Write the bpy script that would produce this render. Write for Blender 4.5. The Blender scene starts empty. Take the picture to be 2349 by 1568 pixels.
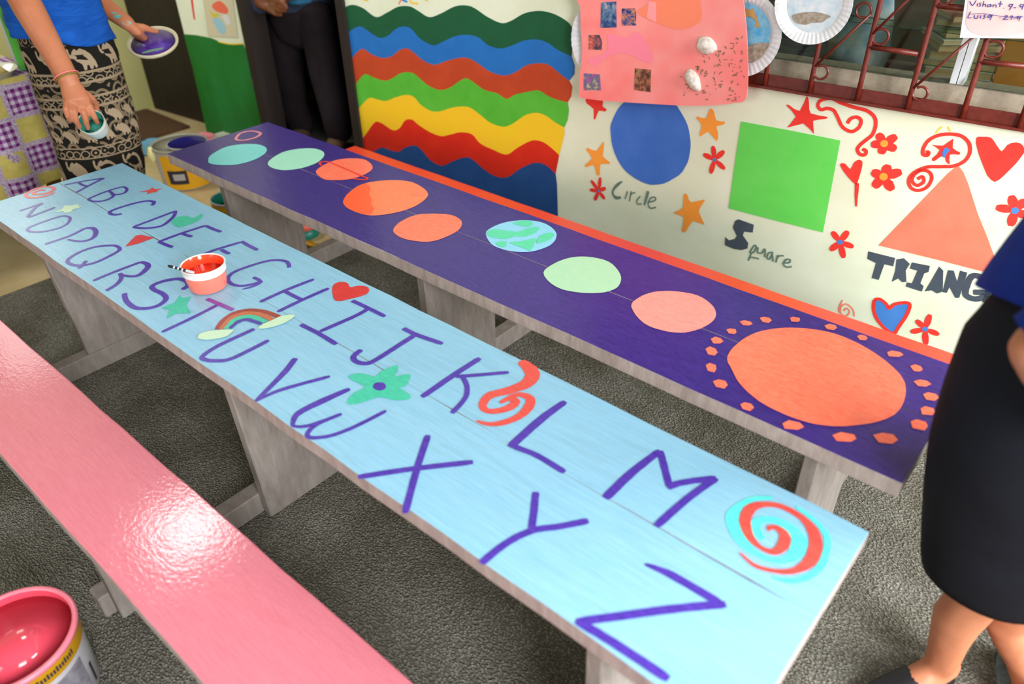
import bpy, bmesh, math, random
from mathutils import Vector, Matrix
from mathutils.geometry import tessellate_polygon
random.seed(7)
R_ = math.radians
SC = bpy.context.scene
COL = SC.collection

# ------------------------------------------------------------------ camera
# calibrated from the table rectangles (image taken as 2349 x 1568)
FPX, CX, CY = 1754.85, 1174.5, 784.0
CAMZ = 1.40
_p, _r, _a = 0.609788, 0.0201385, R_(-41.4)
def _mm(A, B): return [[sum(A[i][k]*B[k][j] for k in range(3)) for j in range(3)] for i in range(3)]
_L = [[1, 0, 0], [0, -math.sin(_p), math.cos(_p)], [0, -math.cos(_p), -math.sin(_p)]]
_Rr = [[math.cos(_r), -math.sin(_r), 0], [math.sin(_r), math.cos(_r), 0], [0, 0, 1]]
_Rz = [[math.cos(_a), math.sin(_a), 0], [-math.sin(_a), math.cos(_a), 0], [0, 0, 1]]
RC = Matrix(_mm(_Rz, _mm(_L, _Rr)))          # camera (x right, y down, z forward) -> world
CAMP = Vector((0, 0, CAMZ))
cam_d = bpy.data.cameras.new('camera')
cam = bpy.data.objects.new('camera', cam_d); COL.objects.link(cam)
m3 = RC @ Matrix(((1, 0, 0), (0, -1, 0), (0, 0, -1)))
cam.matrix_world = Matrix.Translation(CAMP) @ m3.to_4x4()
cam_d.sensor_fit = 'HORIZONTAL'; cam_d.sensor_width = 36.0
cam_d.lens = 36.0 * FPX / 2349.0
cam_d.clip_start = 0.05
cam_d.dof.use_dof = True
cam_d.dof.focus_distance = 1.95
cam_d.dof.aperture_fstop = 2.2
SC.camera = cam

# ------------------------------------------------------------------ world and lights
W = bpy.data.worlds.new('world'); SC.world = W; W.use_nodes = True
bg = W.node_tree.nodes['Background']
bg.inputs[0].default_value = (0.95, 0.98, 1.0, 1); bg.inputs[1].default_value = 0.24
def area(name, loc, target, sx, sy, power, color=(1, 1, 1)):
    d = bpy.data.lights.new(name, 'AREA'); d.shape = 'RECTANGLE'; d.size = sx; d.size_y = sy
    d.energy = power; d.color = color
    o = bpy.data.objects.new(name, d); COL.objects.link(o); o.location = loc
    o.rotation_euler = (Vector(target) - Vector(loc)).to_track_quat('-Z', 'Y').to_euler()
    return o
area('open_doorway_daylight', (2.3, -0.5, 1.8), (-0.5, 0.9, 0.4), 1.3, 1.8, 108, (0.97, 0.985, 1.0))
area('right_window_daylight', (2.0, 1.75, 1.65), (-0.6, 0.9, 0.2), 1.1, 1.1, 64, (0.98, 0.99, 1.0))
area('left_window_daylight', (-4.4, 0.95, 1.35), (-2.4, 0.7, 0.47), 0.5, 0.7, 3.6, (1.0, 0.98, 0.95))
area('front_fill_light', (-1.3, -2.1, 1.35), (-1.3, 2.2, 0.8), 1.6, 1.0, 19, (1.0, 0.99, 0.96))  # added fill from behind the camera to brighten the back wall
area('ceiling_lamp', (-3.45, 1.05, 2.55), (-3.45, 1.05, 0), 0.42, 0.42, 11, (1.0, 0.98, 0.93))
area('far_room_fill', (2.1, 3.1, 1.5), (-0.6, 2.7, 0.9), 0.8, 0.8, 60, (1.0, 1.0, 1.0))  # added fill lamp brightening the things behind the louvres
SC.view_settings.view_transform = 'Standard'; SC.view_settings.look = 'None'
SC.view_settings.gamma = 1.0; SC.view_settings.use_curve_mapping = False
SC.view_settings.exposure = 0.80

# ------------------------------------------------------------------ pixel helpers
def ray(p): return RC @ Vector(((p[0]-CX)/FPX, (p[1]-CY)/FPX, 1.0))
def at_z(p, z):
    d = ray(p); return CAMP + d*((z-CAMZ)/d.z)
def at_x(p, x):
    d = ray(p); return CAMP + d*(x/d.x)
def at_y(p, y):
    d = ray(p); return CAMP + d*(y/d.y)
class Plane:
    def __init__(s, o, eu, ev):
        s.o = Vector(o); s.eu = Vector(eu).normalized(); s.ev = Vector(ev).normalized(); s.n = s.eu.cross(s.ev)
    def uv(s, p):
        d = ray(p); t = (s.o-CAMP).dot(s.n)/d.dot(s.n); q = CAMP + d*t - s.o
        return (q.dot(s.eu), q.dot(s.ev))
    def P(s, u, v, off=0.0): return s.o + s.eu*u + s.ev*v + s.n*off
TH, BH = 0.47, 0.27                                     # table and bench heights
TOP = Plane((0, 0, TH), (1, 0, 0), (0, 1, 0))
WA = R_(5.0)                                            # the mural wall runs 5 degrees off the tables
WU = Vector((math.cos(WA), math.sin(WA), 0)); WN = Vector((math.sin(WA), -math.cos(WA), 0))
WO = Vector((0, 2.2, 0))
WALL = Plane(WO, WU, (0, 0, 1))
def wp(s, z, off=0.0): return WO + WU*s + Vector((0, 0, z)) + WN*off
def crop(ox, oy, k): return lambda q: (ox+q[0]/k, oy+q[1]/k)
FULL = lambda q: q
cA = crop(0, 380, 3.485); cB = crop(380, 380, 3.485); cC = crop(500, 780, 3.485); cD = crop(1050, 780, 3.016)
cE = crop(1200, 1050, 2.936); cZ = crop(0, 200, 5.2275); cF = crop(300, 270, 3.485); cG = crop(780, 280, 3.485)
cH = crop(1600, 680, 3.016); cM = crop(780, 0, 3.136); cU = crop(1250, 0, 3.485); cQ = crop(1380, 400, 4.894)
cW = crop(1700, 0, 3.484); cV = crop(1850, 400, 3.136); cP = crop(1320, 0, 5.8725); cN = crop(2049, 0, 5.6)
cL = crop(370, 0, 5.228)

# ------------------------------------------------------------------ materials
def lin(c):
    if isinstance(c, str):
        c = tuple(int(c[i:i+2], 16)/255 for i in (0, 2, 4))
    return tuple((x/12.92 if x <= 0.04045 else ((x+0.055)/1.055)**2.4) for x in c)
MATS = {}
class N:
    def __init__(s, m): s.t = m.node_tree; s.b = s.t.nodes['Principled BSDF']
    def add(s, typ, **kw):
        n = s.t.nodes.new(typ)
        for k, v in kw.items():
            if isinstance(k, str) and hasattr(n, k): setattr(n, k, v)
        return n
    def link(s, a, b): s.t.links.new(a, b)
def new_mat(name, rough=0.6, color=None, spec=0.5):
    m = bpy.data.materials.new(name); m.use_nodes = True; n = N(m)
    n.b.inputs['Roughness'].default_value = rough
    n.b.inputs['Specular IOR Level'].default_value = spec
    if color is not None: n.b.inputs['Base Color'].default_value = (*lin(color), 1)
    MATS[name] = m; return m, n
def ramp(n, fac, stops, interp='LINEAR'):
    r = n.add('ShaderNodeValToRGB'); r.color_ramp.interpolation = interp
    el = r.color_ramp.elements
    while len(el) < len(stops): el.new(0.5)
    for e, (p, c) in zip(el, stops): e.position = p; e.color = (*c, 1)
    n.link(fac, r.inputs[0]); return r
def coords(n, scale, kind='Object', rot=(0, 0, 0)):
    tc = n.add('ShaderNodeTexCoord'); mp = n.add('ShaderNodeMapping')
    mp.inputs['Scale'].default_value = scale; mp.inputs['Rotation'].default_value = rot
    n.link(tc.outputs[kind], mp.inputs[0]); return mp.outputs[0]
def noise(n, vec, scale, detail=4, rough=0.6, dist=0.0):
    t = n.add('ShaderNodeTexNoise'); t.inputs['Scale'].default_value = scale
    t.inputs['Detail'].default_value = detail; t.inputs['Roughness'].default_value = rough
    t.inputs['Distortion'].default_value = dist
    n.link(vec, t.inputs['Vector']); return t.outputs[0]
def bump(n, h, strength, dist=0.002):
    b = n.add('ShaderNodeBump'); b.inputs['Strength'].default_value = strength; b.inputs['Distance'].default_value = dist
    n.link(h, b.inputs['Height']); n.link(b.outputs[0], n.b.inputs['Normal']); return b
def mottled(name, c1, c2, scale=(1, 1, 1), ns=8, rough=0.6, bmp=0.0, bdist=0.002, lo=0.35, hi=0.65, detail=4, dist=0.0, spec=0.5, kind='Object'):
    m, n = new_mat(name, rough, spec=spec); v = coords(n, scale, kind)
    f = noise(n, v, ns, detail, 0.6, dist)
    r = ramp(n, f, [(lo, lin(c1)), (hi, lin(c2))]); n.link(r.outputs[0], n.b.inputs['Base Color'])
    if bmp: bump(n, f, bmp, bdist)
    return m
def flat(name, c, rough=0.5, **k): return new_mat(name, rough, c, **k)[0]

def wet_paint(name, c1, c2, streak=(3, 60, 3), rough=0.24, bmp=0.25, dist=0.0, ns=6, worn=None, coat=0.25, crough=0.2, cscale=(60, 160, 60), cbump=0.12):
    """brushed gloss paint: streaks along the board, wet sheen"""
    m, n = new_mat(name, rough); v = coords(n, streak)
    f = noise(n, v, ns, 6, 0.65, dist)
    r = ramp(n, f, [(0.3, lin(c1)), (0.72, lin(c2))])
    out = r.outputs[0]
    if worn:
        w = noise(n, coords(n, (2.2, 26, 2)), 5, 8, 0.75)
        wr = ramp(n, w, [(0.50, (0, 0, 0)), (0.72, (0.6, 0.6, 0.6))])
        mx = n.add('ShaderNodeMix'); mx.data_type = 'RGBA'
        n.link(wr.outputs[0], mx.inputs[0]); n.link(out, mx.inputs[6]); mx.inputs[7].default_value = (*lin(worn), 1)
        out = mx.outputs[2]
    n.link(out, n.b.inputs['Base Color'])
    f2 = noise(n, coords(n, (streak[0]*3, streak[1]*2.0, 3)), ns*2, 3, 0.6, dist)
    rr = n.add('ShaderNodeMapRange'); rr.inputs[3].default_value = rough*0.75; rr.inputs[4].default_value = rough*1.5
    n.link(f2, rr.inputs[0]); n.link(rr.outputs[0], n.b.inputs['Roughness'])
    bump(n, f2, bmp, 0.0012)
    n.b.inputs['Coat Weight'].default_value = coat; n.b.inputs['Coat Roughness'].default_value = crough
    f3 = noise(n, coords(n, cscale), 1.0, 2, 0.5); cb_ = n.add('ShaderNodeBump'); cb_.inputs['Strength'].default_value = cbump; cb_.inputs['Distance'].default_value = 0.004
    n.link(f3, cb_.inputs['Height']); n.link(cb_.outputs[0], n.b.inputs['Coat Normal'])
    return m
wet_paint('blue_paint', '7ebadb', '9ccfea', (2, 70, 3), rough=0.30, bmp=0.4, worn='86aebc')
wet_paint('violet_paint', '22066a', '432890', (5, 26, 5), rough=0.32, bmp=0.6, dist=3.2, ns=3.2, coat=0.42, cscale=(30, 90, 30), cbump=0.16)
wet_paint('pink_paint', 'e4788a', 'ee8a9a', (2.5, 40, 3), rough=0.34, bmp=0.9, dist=0.6, coat=0.5, crough=0.10, cscale=(90, 150, 90), cbump=0.10)
wet_paint('red_paint', 'f04632', 'ff553c', rough=0.35)
def brushed(name, c1, c2, rough=0.32):
    m, n = new_mat(name, rough); v = coords(n, (14, 40, 14))
    f = noise(n, v, 4, 5, 0.65, 0.8)
    r = ramp(n, f, [(0.3, lin(c1)), (0.7, lin(c2))]); n.link(r.outputs[0], n.b.inputs['Base Color'])
    bump(n, f, 0.25, 0.001); return m
brushed('letter_violet', '3a1f92', '5a3cb4')
brushed('letter_plum', '6a2a9a', '8d4fae')
brushed('swirl_red', 'd8423c', 'e65a50'); brushed('heart_red', 'c62e34', 'e03c38')
brushed('teal_paint', '35b596', '4cc9ab'); brushed('cream_paint', 'bfe0c0', 'cfe8c8')
brushed('rainbow_maroon', '8f2f2a', 'a8463a'); brushed('rainbow_orange', 'b8603c', 'c8714c')
brushed('turquoise_paint', '46d8d0', '6ae8de'); brushed('coral_paint', 'ff6a50', 'ff8a6a')
brushed('orange_planet', 'ff7a4c', 'ff8c60'); brushed('cyan_planet', '6fd6d6', '84dedd'); brushed('mint_planet', '9fe3c6', 'aee8d0')
brushed('sage_planet', 'a3d6ae', 'b4dab4'); brushed('salmon_planet', 'f58a80', 'f7a094'); brushed('sky_planet', '86cbe8', '93d3ec')
brushed('sea_green', '4fcf9e', '62d8ac'); brushed('ring_pink', 'e0828e', 'ee96a0')
def wallpaint(name, c1, c2): return mottled(name, c1, c2, (1, 1, 1), 14, 0.7, 0.06, 0.002, lo=.25, hi=.75, detail=6)
wallpaint('mural_forest', '00502c', '045a34'); wallpaint('mural_blue', '1068b8', '1a74c4'); wallpaint('mural_rust', 'b43c12', 'c8481c')
wallpaint('mural_green', '4ab028', '5cc038'); wallpaint('mural_yellow', 'f0cc14', 'f6c420'); wallpaint('mural_red', 'cc1800', 'dc2800')
wallpaint('mural_navy', '0c407c', '1a4c8c')
wallpaint('wall_circle', '2f68c4', '4478d0'); wallpaint('wall_square', '5cd450', '6cdc5e'); wallpaint('wall_coral', 'fa7458', 'fe8468')
wallpaint('wall_red', 'e62a1e', 'f23a2e'); wallpaint('wall_orange', 'fb962c', 'ffa640'); wallpaint('wall_slate', '3a4450', '4c5662')
wallpaint('wall_pencil', '5c7a6c', '6e8a7c'); wallpaint('wall_skyblue', '3478c8', '4a8ad8'); wallpaint('wall_yellow', 'efc832', 'f4d450')
mottled('wall_cream', 'e0e6c8', 'e8eed6', (1, 1, 1), 5, 0.85, 0.0)
mottled('wall_olive', 'b4b070', 'bcb87a', (1, 1, 1), 3, 0.9)
mottled('green_wall', '00660c', '167a34', (1, 1, 0.7), 4, 0.55, detail=3)
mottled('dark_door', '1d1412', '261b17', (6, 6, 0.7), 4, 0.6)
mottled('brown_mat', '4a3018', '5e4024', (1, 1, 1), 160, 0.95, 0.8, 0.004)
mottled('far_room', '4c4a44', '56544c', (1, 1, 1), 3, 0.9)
mottled('vinyl_floor', 'c0aa7c', 'd2bf94', (1, 1, 1), 6, 0.28, detail=6)
mottled('dark_red_iron', '5c1c12', '6e271a', (1, 1, 1), 60, 0.38, 0.3, 0.001)
mottled('sill_beige', 'cbb498', 'dcc8aa', (2, 2, 30), 6, 0.8, 0.3)
mottled('concrete', '968a78', 'a89c8a', (1, 1, 1), 50, 0.9, 0.6)
flat('white_metal', 'd4d8da', 0.4); flat('black_gap', '141414', 0.8)
# raw greyed wood for board edges and legs
def wood(name, c1, c2, c3):
    m, n = new_mat(name, 0.75)
    f = noise(n, coords(n, (5, 5, 1.2)), 9, 8, 0.7, 0.4)
    r = ramp(n, f, [(0.30, lin(c1)), (0.55, lin(c2)), (0.78, lin(c3))]); n.link(r.outputs[0], n.b.inputs['Base Color'])
    f2 = noise(n, coords(n, (120, 120, 20)), 3, 3); bump(n, f2, 0.5, 0.001); return m
wood('grey_wood', '7a7068', '8e857e', '9f978f'); wood('edge_wood', '8a7c76', 'a4968f', 'b9aeaa')
def carpet():
    m, n = new_mat('carpet', 0.97, spec=0.1)
    v = coords(n, (1, 1, 1))
    vo = n.add('ShaderNodeTexVoronoi'); vo.inputs['Scale'].default_value = 190; n.link(coords(n, (0.75, 1.25, 1)), vo.inputs['Vector'])
    sp = noise(n, v, 240, 2, 0.5); big = noise(n, v, 3.5, 5)
    a = n.add('ShaderNodeMath', operation='ADD'); n.link(vo.outputs['Distance'], a.inputs[0]); n.link(sp, a.inputs[1])
    r = ramp(n, a.outputs[0], [(0.40, lin('bebcb2')), (0.75, lin('a3a197')), (1.1, lin('78766e'))])
    br = ramp(n, big, [(0.35, lin('c2beb4')), (0.7, lin('ffffff'))])
    mx = n.add('ShaderNodeMix'); mx.data_type = 'RGBA'; mx.blend_type = 'MULTIPLY'; mx.inputs[0].default_value = 1
    n.link(r.outputs[0], mx.inputs[6]); n.link(br.outputs[0], mx.inputs[7]); n.link(mx.outputs[2], n.b.inputs['Base Color'])
    inv = n.add('ShaderNodeMath', operation='SUBTRACT'); inv.inputs[0].default_value = 1; n.link(a.outputs[0], inv.inputs[1])
    bump(n, inv.outputs[0], 0.9, 0.006)
carpet()
def glass():
    m = bpy.data.materials.new('louvre_glass'); m.use_nodes = True; MATS['louvre_glass'] = m
    t = m.node_tree; t.nodes.remove(t.nodes['Principled BSDF']); out = t.nodes['Material Output']
    tr = t.nodes.new('ShaderNodeBsdfTransparent'); tr.inputs[0].default_value = (*lin('ecf2ea'), 1)
    gl = t.nodes.new('ShaderNodeBsdfGlossy'); gl.inputs['Roughness'].default_value = 0.06; gl.inputs[0].default_value = (*lin('e8efe0'), 1)
    fr = t.nodes.new('ShaderNodeFresnel'); fr.inputs[0].default_value = 1.5
    mx = t.nodes.new('ShaderNodeMixShader'); t.links.new(fr.outputs[0], mx.inputs[0]); t.links.new(tr.outputs[0], mx.inputs[1]); t.links.new(gl.outputs[0], mx.inputs[2])
    t.links.new(mx.outputs[0], out.inputs[0])
glass()
flat('glass_edge', '1c4a40', 0.2)

# ------------------------------------------------------------------ object helpers
def link(name, me, mats, parent=None, smooth=False):
    o = bpy.data.objects.new(name, me); COL.objects.link(o)
    for m in (mats if isinstance(mats, (list, tuple)) else [mats]):
        me.materials.append(MATS[m])
    if smooth:
        for p in me.polygons: p.use_smooth = True
    if parent is not None:
        o.parent = parent; o.matrix_parent_inverse = Matrix.Translation(-parent.location)
    return o
def pyd(name, V, F, mats, parent=None, smooth=False, fm=None):
    me = bpy.data.meshes.new(name); me.from_pydata([tuple(v) for v in V], [], F); me.update()
    o = link(name, me, mats, parent, smooth)
    if fm:
        for p, i in zip(me.polygons, fm): p.material_index = i
    return o
def thing(name, loc, label, cat, group=None):
    o = bpy.data.objects.new(name, None); COL.objects.link(o); o.location = loc; o.empty_display_size = 0.1
    o['label'] = label; o['category'] = cat
    if group: o['group'] = group
    return o
def tag(o, label, cat=None, group=None):
    o['label'] = label
    if cat: o['category'] = cat
    if group: o['group'] = group
    return o
def struct(o): o['kind'] = 'structure'; return o
class MB:
    """collects verts/faces (with a material index each) for one mesh"""
    def __init__(s): s.V = []; s.F = []; s.M = []
    def face(s, pts, mi=0):
        b = len(s.V); s.V += [Vector(p) for p in pts]; s.F.append(tuple(range(b, b+len(pts)))); s.M.append(mi)
    def box(s, c0, c1, f=None, mi=0):
        f = f or (lambda a, b, c: Vector((a, b, c)))
        x0, y0, z0 = c0; x1, y1, z1 = c1; b = len(s.V)
        s.V += [f(x, y, z) for z in (z0, z1) for y in (y0, y1) for x in (x0, x1)]
        for q in ((0, 2, 3, 1), (4, 5, 7, 6), (0, 1, 5, 4), (2, 6, 7, 3), (0, 4, 6, 2), (1, 3, 7, 5)):
            s.F.append(tuple(b+i for i in q)); s.M.append(mi)
    def grid(s, rings, close=True, cap=True, mi=0):
        b = len(s.V); n = len(rings[0])
        for r in rings: s.V += [Vector(p) for p in r]
        for i in range(len(rings)-1):
            for j in range(n if close else n-1):
                a = b+i*n+j; c = b+i*n+(j+1) % n
                s.F.append((a, c, c+n, a+n)); s.M.append(mi)
        if cap:
            s.F.append(tuple(b+j for j in reversed(range(n)))); s.M.append(mi)
            s.F.append(tuple(b+(len(rings)-1)*n+j for j in range(n))); s.M.append(mi)
    def tube(s, pts, rad, seg=10, mi=0, flat=None, ends=True):
        pts = [Vector(p) for p in pts]; k = len(pts)
        if not isinstance(rad, (list, tuple)): rad = [rad]*k
        rings = []; up = None
        for i in range(k):
            t = (pts[min(i+1, k-1)]-pts[max(i-1, 0)]).normalized()
            if up is None:
                up = Vector((0, 0, 1)) if abs(t.z) < 0.9 else Vector((1, 0, 0))
                if flat is not None: up = Vector(flat)
            a = t.cross(up).normalized(); up = a.cross(t).normalized()
            r = rad[i]; ra, rb = r if isinstance(r, (tuple, list)) else (r, r)
            def ring(c, f): return [c + a*(ra*f*math.cos(2*math.pi*j/seg)) + up*(rb*f*math.sin(2*math.pi*j/seg)) for j in range(seg)]
            m = min(ra, rb)
            if i == 0 and ends: rings += [ring(pts[0]-t*m*0.95, 0.3), ring(pts[0]-t*m*0.6, 0.8)]
            rings.append(ring(pts[i], 1))
            if i == k-1 and ends: rings += [ring(pts[i]+t*m*0.6, 0.8), ring(pts[i]+t*m*0.95, 0.3)]
        s.grid(rings, True, True, mi)
    def lathe(s, c, prof, seg=32, axis=(0, 0, 1), mi=0, mids=None, cap=True):
        ax = Vector(axis).normalized(); a = ax.orthogonal().normalized(); b_ = ax.cross(a); c = Vector(c)
        rings = [[c + ax*z + (a*math.cos(2*math.pi*j/seg)+b_*math.sin(2*math.pi*j/seg))*r for j in range(seg)] for r, z in prof]
        f0 = len(s.F); s.grid(rings, True, cap, mi)
        if mids:
            for i in range(len(prof)-1):
                for j in range(seg): s.M[f0+i*seg+j] = mids[i]
            if cap: s.M[-2] = mids[0]; s.M[-1] = mids[-1]
    def build(s, name, mats, parent=None, smooth=False): return pyd(name, s.V, s.F, mats, parent, smooth, s.M)
def bevel(o, w=0.003, seg=2):
    md = o.modifiers.new('bevel', 'BEVEL'); md.width = w; md.segments = seg; md.limit_method = 'ANGLE'; md.angle_limit = R_(50)
    return o
def catmull(P, n=6, closed=False):
    k = len(P)
    if k < 3 and not closed: 
        return [tuple(P[0][j]+(P[1][j]-P[0][j])*t/4 for j in range(2)) for t in range(5)]
    out = []
    for i in range(k if closed else k-1):
        g = lambda j: P[j % k] if closed else P[min(max(j, 0), k-1)]
        p0, p1, p2, p3 = g(i-1), g(i), g(i+1), g(i+2)
        for s in range(n):
            t = s/n
            out.append(tuple(0.5*((2*p1[d])+(-p0[d]+p2[d])*t+(2*p0[d]-5*p1[d]+4*p2[d]-p3[d])*t*t+(-p0[d]+3*p1[d]-3*p2[d]+p3[d])*t**3) for d in range(2)))
    if not closed: out.append(tuple(P[-1]))
    return out
def ribbon(mb, pl, uv, w, off, taper=(1, 1), mi=0):
    """a brush stroke lying on plane pl along the uv polyline"""
    k = len(uv); L = []; Rr = []
    ws = w if isinstance(w, (list, tuple)) else None
    for i in range(k):
        a = uv[max(i-1, 0)]; b = uv[min(i+1, k-1)]
        dx, dy = b[0]-a[0], b[1]-a[1]; l = math.hypot(dx, dy) or 1e-9
        nx, ny = -dy/l, dx/l; t = i/(k-1)
        if ws:
            q = t*(len(ws)-1); i0 = min(int(q), len(ws)-2); wi = ws[i0]+(ws[i0+1]-ws[i0])*(q-i0)
        else: wi = w*(taper[0]+(taper[1]-taper[0])*t)
        e = 0.72 if i in (0, k-1) else 1.0
        h = wi/2*e; j1 = 1+random.uniform(-.05, .05); j2 = 1+random.uniform(-.05, .05)
        L.append((uv[i][0]+nx*h*j1, uv[i][1]+ny*h*j1)); Rr.append((uv[i][0]-nx*h*j2, uv[i][1]-ny*h*j2))
    b = len(mb.V)
    for l_, r_ in zip(L, Rr): mb.V += [pl.P(l_[0], l_[1], off), pl.P(r_[0], r_[1], off)]
    for i in range(k-1):
        mb.F.append((b+2*i, b+2*i+1, b+2*i+3, b+2*i+2)); mb.M.append(mi)
def strokes(name, pl, cr, paths, w, mat, parent, off=0.0008, label=None, smooth=6):
    mb = MB()
    for i, p in enumerate(paths):
        ww = w
        if isinstance(p, tuple) and isinstance(p[1], (float, list)): p, ww = p
        uv = [pl.uv(cr(q)) for q in p]
        ribbon(mb, pl, catmull(uv, smooth), ww, off+i*0.00012, mi=0)
    o = mb.build(name, mat, parent)
    if label: o['label'] = label
    return o
def poly_mesh(mb, pl, uv, off, mi=0):
    pts = [pl.P(u, v, off) for u, v in uv]; b = len(mb.V); mb.V += pts
    for t in tessellate_polygon([pts]):
        n = (pts[t[1]]-pts[t[0]]).cross(pts[t[2]]-pts[t[0]])
        if n.dot(pl.n) < 0: t = t[::-1]
        mb.F.append(tuple(b+i for i in t)); mb.M.append(mi)
def patch(name, pl, cr, pts, mat, parent, off=0.0008, label=None, smooth=4, rough=0.0):
    mb = MB(); uv = [pl.uv(cr(q)) for q in pts]
    if smooth: uv = catmull(uv, smooth, True)
    if rough: uv = [(u+random.uniform(-rough, rough), v+random.uniform(-rough, rough)) for u, v in uv]
    poly_mesh(mb, pl, uv, off)
    o = mb.build(name, mat, parent)
    if label: o['label'] = label
    return o

# ------------------------------------------------------------------ setting: floor and walls
mb = MB(); mb.box((-4.62, -2.2, -0.04), (2.2, 4.6, 0.0)); struct(mb.build('floor', 'vinyl_floor'))
mb = MB(); mb.box((-2.95, -2.2, 0.0002), (2.2, 2.02, 0.006))
# back edge follows the wall
V = [(-2.95, -2.2), (2.2, -2.2)] + [tuple(wp(s, 0, 0.002)[:2]) for s in (2.2, -2.9)]
mb = MB(); mb.face([(x, y, 0.006) for x, y in V]); 
for i in range(4):
    a, b = V[i], V[(i+1) % 4]; mb.face([(a[0], a[1], 0.0), (b[0], b[1], 0.0), (b[0], b[1], 0.006), (a[0], a[1], 0.006)])
tag(mb.build('carpet', 'carpet'), 'grey looped pile carpet covering the floor under the painted desks', 'carpet')
FZ = 0.006
wf = lambda s, d, z: WO + WU*s - WN*d + Vector((0, 0, z))      # d = depth into the wall
DS0, DS1, WS0, WZ0, WZ1, WT = -3.245, -2.575, -1.455, 0.735, 1.95, 0.085
def wall_piece(name, rects):
    mb = MB()
    for s0, s1, z0, z1 in rects: mb.box((s0, 0, z0), (s1, WT, z1), wf)
    return struct(mb.build(name, 'wall_cream'))
wall = wall_piece('wall_back', ((DS1, WS0, 0, 2.6), (WS0, 2.4, 0, WZ0), (WS0, 2.4, WZ1, 2.6)))
wallc = wall_piece('wall_corner', ((-3.715, DS0, 0, 2.6),))
wall_piece('wall_lintel', ((DS0, DS1, 2.05, 2.6), (-4.62, -3.715, 2.05, 2.6)))
mb = MB(); mb.box((-4.62, -2.2, 0), (-4.475, 2.2, 2.6)); struct(mb.build('wall_left', 'wall_olive'))
mottled('ceiling_white', 'a8a8a4', 'b0b0ac', (1, 1, 1), 3, .9)
mb = MB(); mottled('wall_dull', '6e6c60', '787668', (1, 1, 1), 3, .9)
mb.box((-4.62, -2.32, 0), (1.3, -2.21, 2.6)); struct(mb.build('wall_front', 'wall_dull'))
mb = MB(); mb.box((-4.62, -2.3, 2.601), (2.4, 2.0, 2.66)); struct(mb.build('ceiling', 'ceiling_white'))
# door in the left corner and the open doorway with its dark frame
mb = MB(); mb.box((-4.5, 0.17, 0.004), (-3.70, 0.21, 2.04), wf); mb.box((-3.712, WT+.001, 0.004), (-3.70, 0.17, 2.04), wf)
d1 = struct(mb.build('door_1', 'dark_door'))
mb = MB()
for a, b in ((DS0-0.0, DS0+0.045), (DS1-0.045, DS1)): mb.box((a, -0.012, 0), (b, WT+0.01, 2.05), wf)
mb.box((DS0, -0.012, 2.0), (DS1, WT+0.01, 2.05), wf)
struct(mb.build('trim_1', 'dark_door'))
# the rooms beyond, walls coloured dull to keep them dark
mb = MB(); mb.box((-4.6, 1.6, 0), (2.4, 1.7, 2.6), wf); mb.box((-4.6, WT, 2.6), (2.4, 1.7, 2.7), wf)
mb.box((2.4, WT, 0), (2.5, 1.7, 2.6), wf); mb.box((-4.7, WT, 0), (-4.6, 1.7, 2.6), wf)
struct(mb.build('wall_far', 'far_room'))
mb = MB(); mb.box((-2.35, WT+.005, 0), (-2.28, 1.6, 2.6), wf); mb.box((-4.5, .9, 0), (-2.35, .95, 2.6), wf); struct(mb.build('wall_blackout', 'dark_door'))  # added dark partition that keeps the doorway near black
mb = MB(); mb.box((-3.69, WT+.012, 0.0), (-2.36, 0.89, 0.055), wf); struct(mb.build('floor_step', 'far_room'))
mb = MB(); mb.box((-4.47, 0.9, 0.0005), (-4.0, 1.93, 0.014))
tag(mb.build('door_mat', 'brown_mat'), 'dark brown door mat in front of the corner door', 'mat')

# --- green lower paint, drawing and streak on the wall piece beside the doorway
G = lambda q: q
patch('painted_green_field', WALL, cL, [(270, 410), (420, 420), (600, 455), (720, 505), (850, 530), (985, 530), (1020, 600), (1060, 800), (1095, 1000), (1130, 1100), (1160, 1250), (1200, 1380), (1250, 1640), (600, 1720), (560, 1640), (480, 1270), (380, 820)], 'green_wall', wallc, 0.0012, 'dark green paint on the lower wall', 0)
strokes('painted_yellow_edge', WALL, cL, [[(680, 495), (760, 515), (850, 528), (990, 522)]], 0.006, 'wall_yellow', wallc, 0.0016)
strokes('painted_red_streak', WALL, cL, [[(360, -80), (375, 60), (400, 235)]], [0.016, 0.014, 0.012], 'wall_red', wallc, 0.0012)
sheet = Plane(WO + WN*0.003, WU, (0, 0, 1))
flat('paper_cream', 'd2c8a8', 0.8)
pp = patch('drawing_sheet', sheet, cL, [(490, -260), (500, 0), (560, 430), (920, 450), (855, 0), (820, -260)], 'paper_cream', None, 0.0, None, 0)
tag(pp, 'childs drawing on cream paper taped above the green wall paint', 'drawing')
flat('crayon_coral', 'ea6a4e', .7); flat('crayon_yellow', 'd4c43c', .7); flat('crayon_blue', '9cc8d8', .7); flat('crayon_white', 'd8dcd8', .7)
patch('crayon_body', sheet, cL, [(610, 60), (700, 10), (790, 90), (795, 160), (720, 155), (640, 120)], 'crayon_coral', pp, 0.0006)
patch('crayon_beak', sheet, cL, [(570, 110), (620, 160), (690, 160), (650, 215), (600, 180)], 'crayon_yellow', pp, 0.0007)
patch('crayon_leg', sheet, cL, [(615, 230), (700, 220), (775, 350), (740, 410), (690, 380), (640, 290)], 'crayon_blue', pp, 0.0006)
patch('crayon_wing', sheet, cL, [(730, 190), (790, 180), (830, 270), (790, 300)], 'crayon_white', pp, 0.0007)

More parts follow.
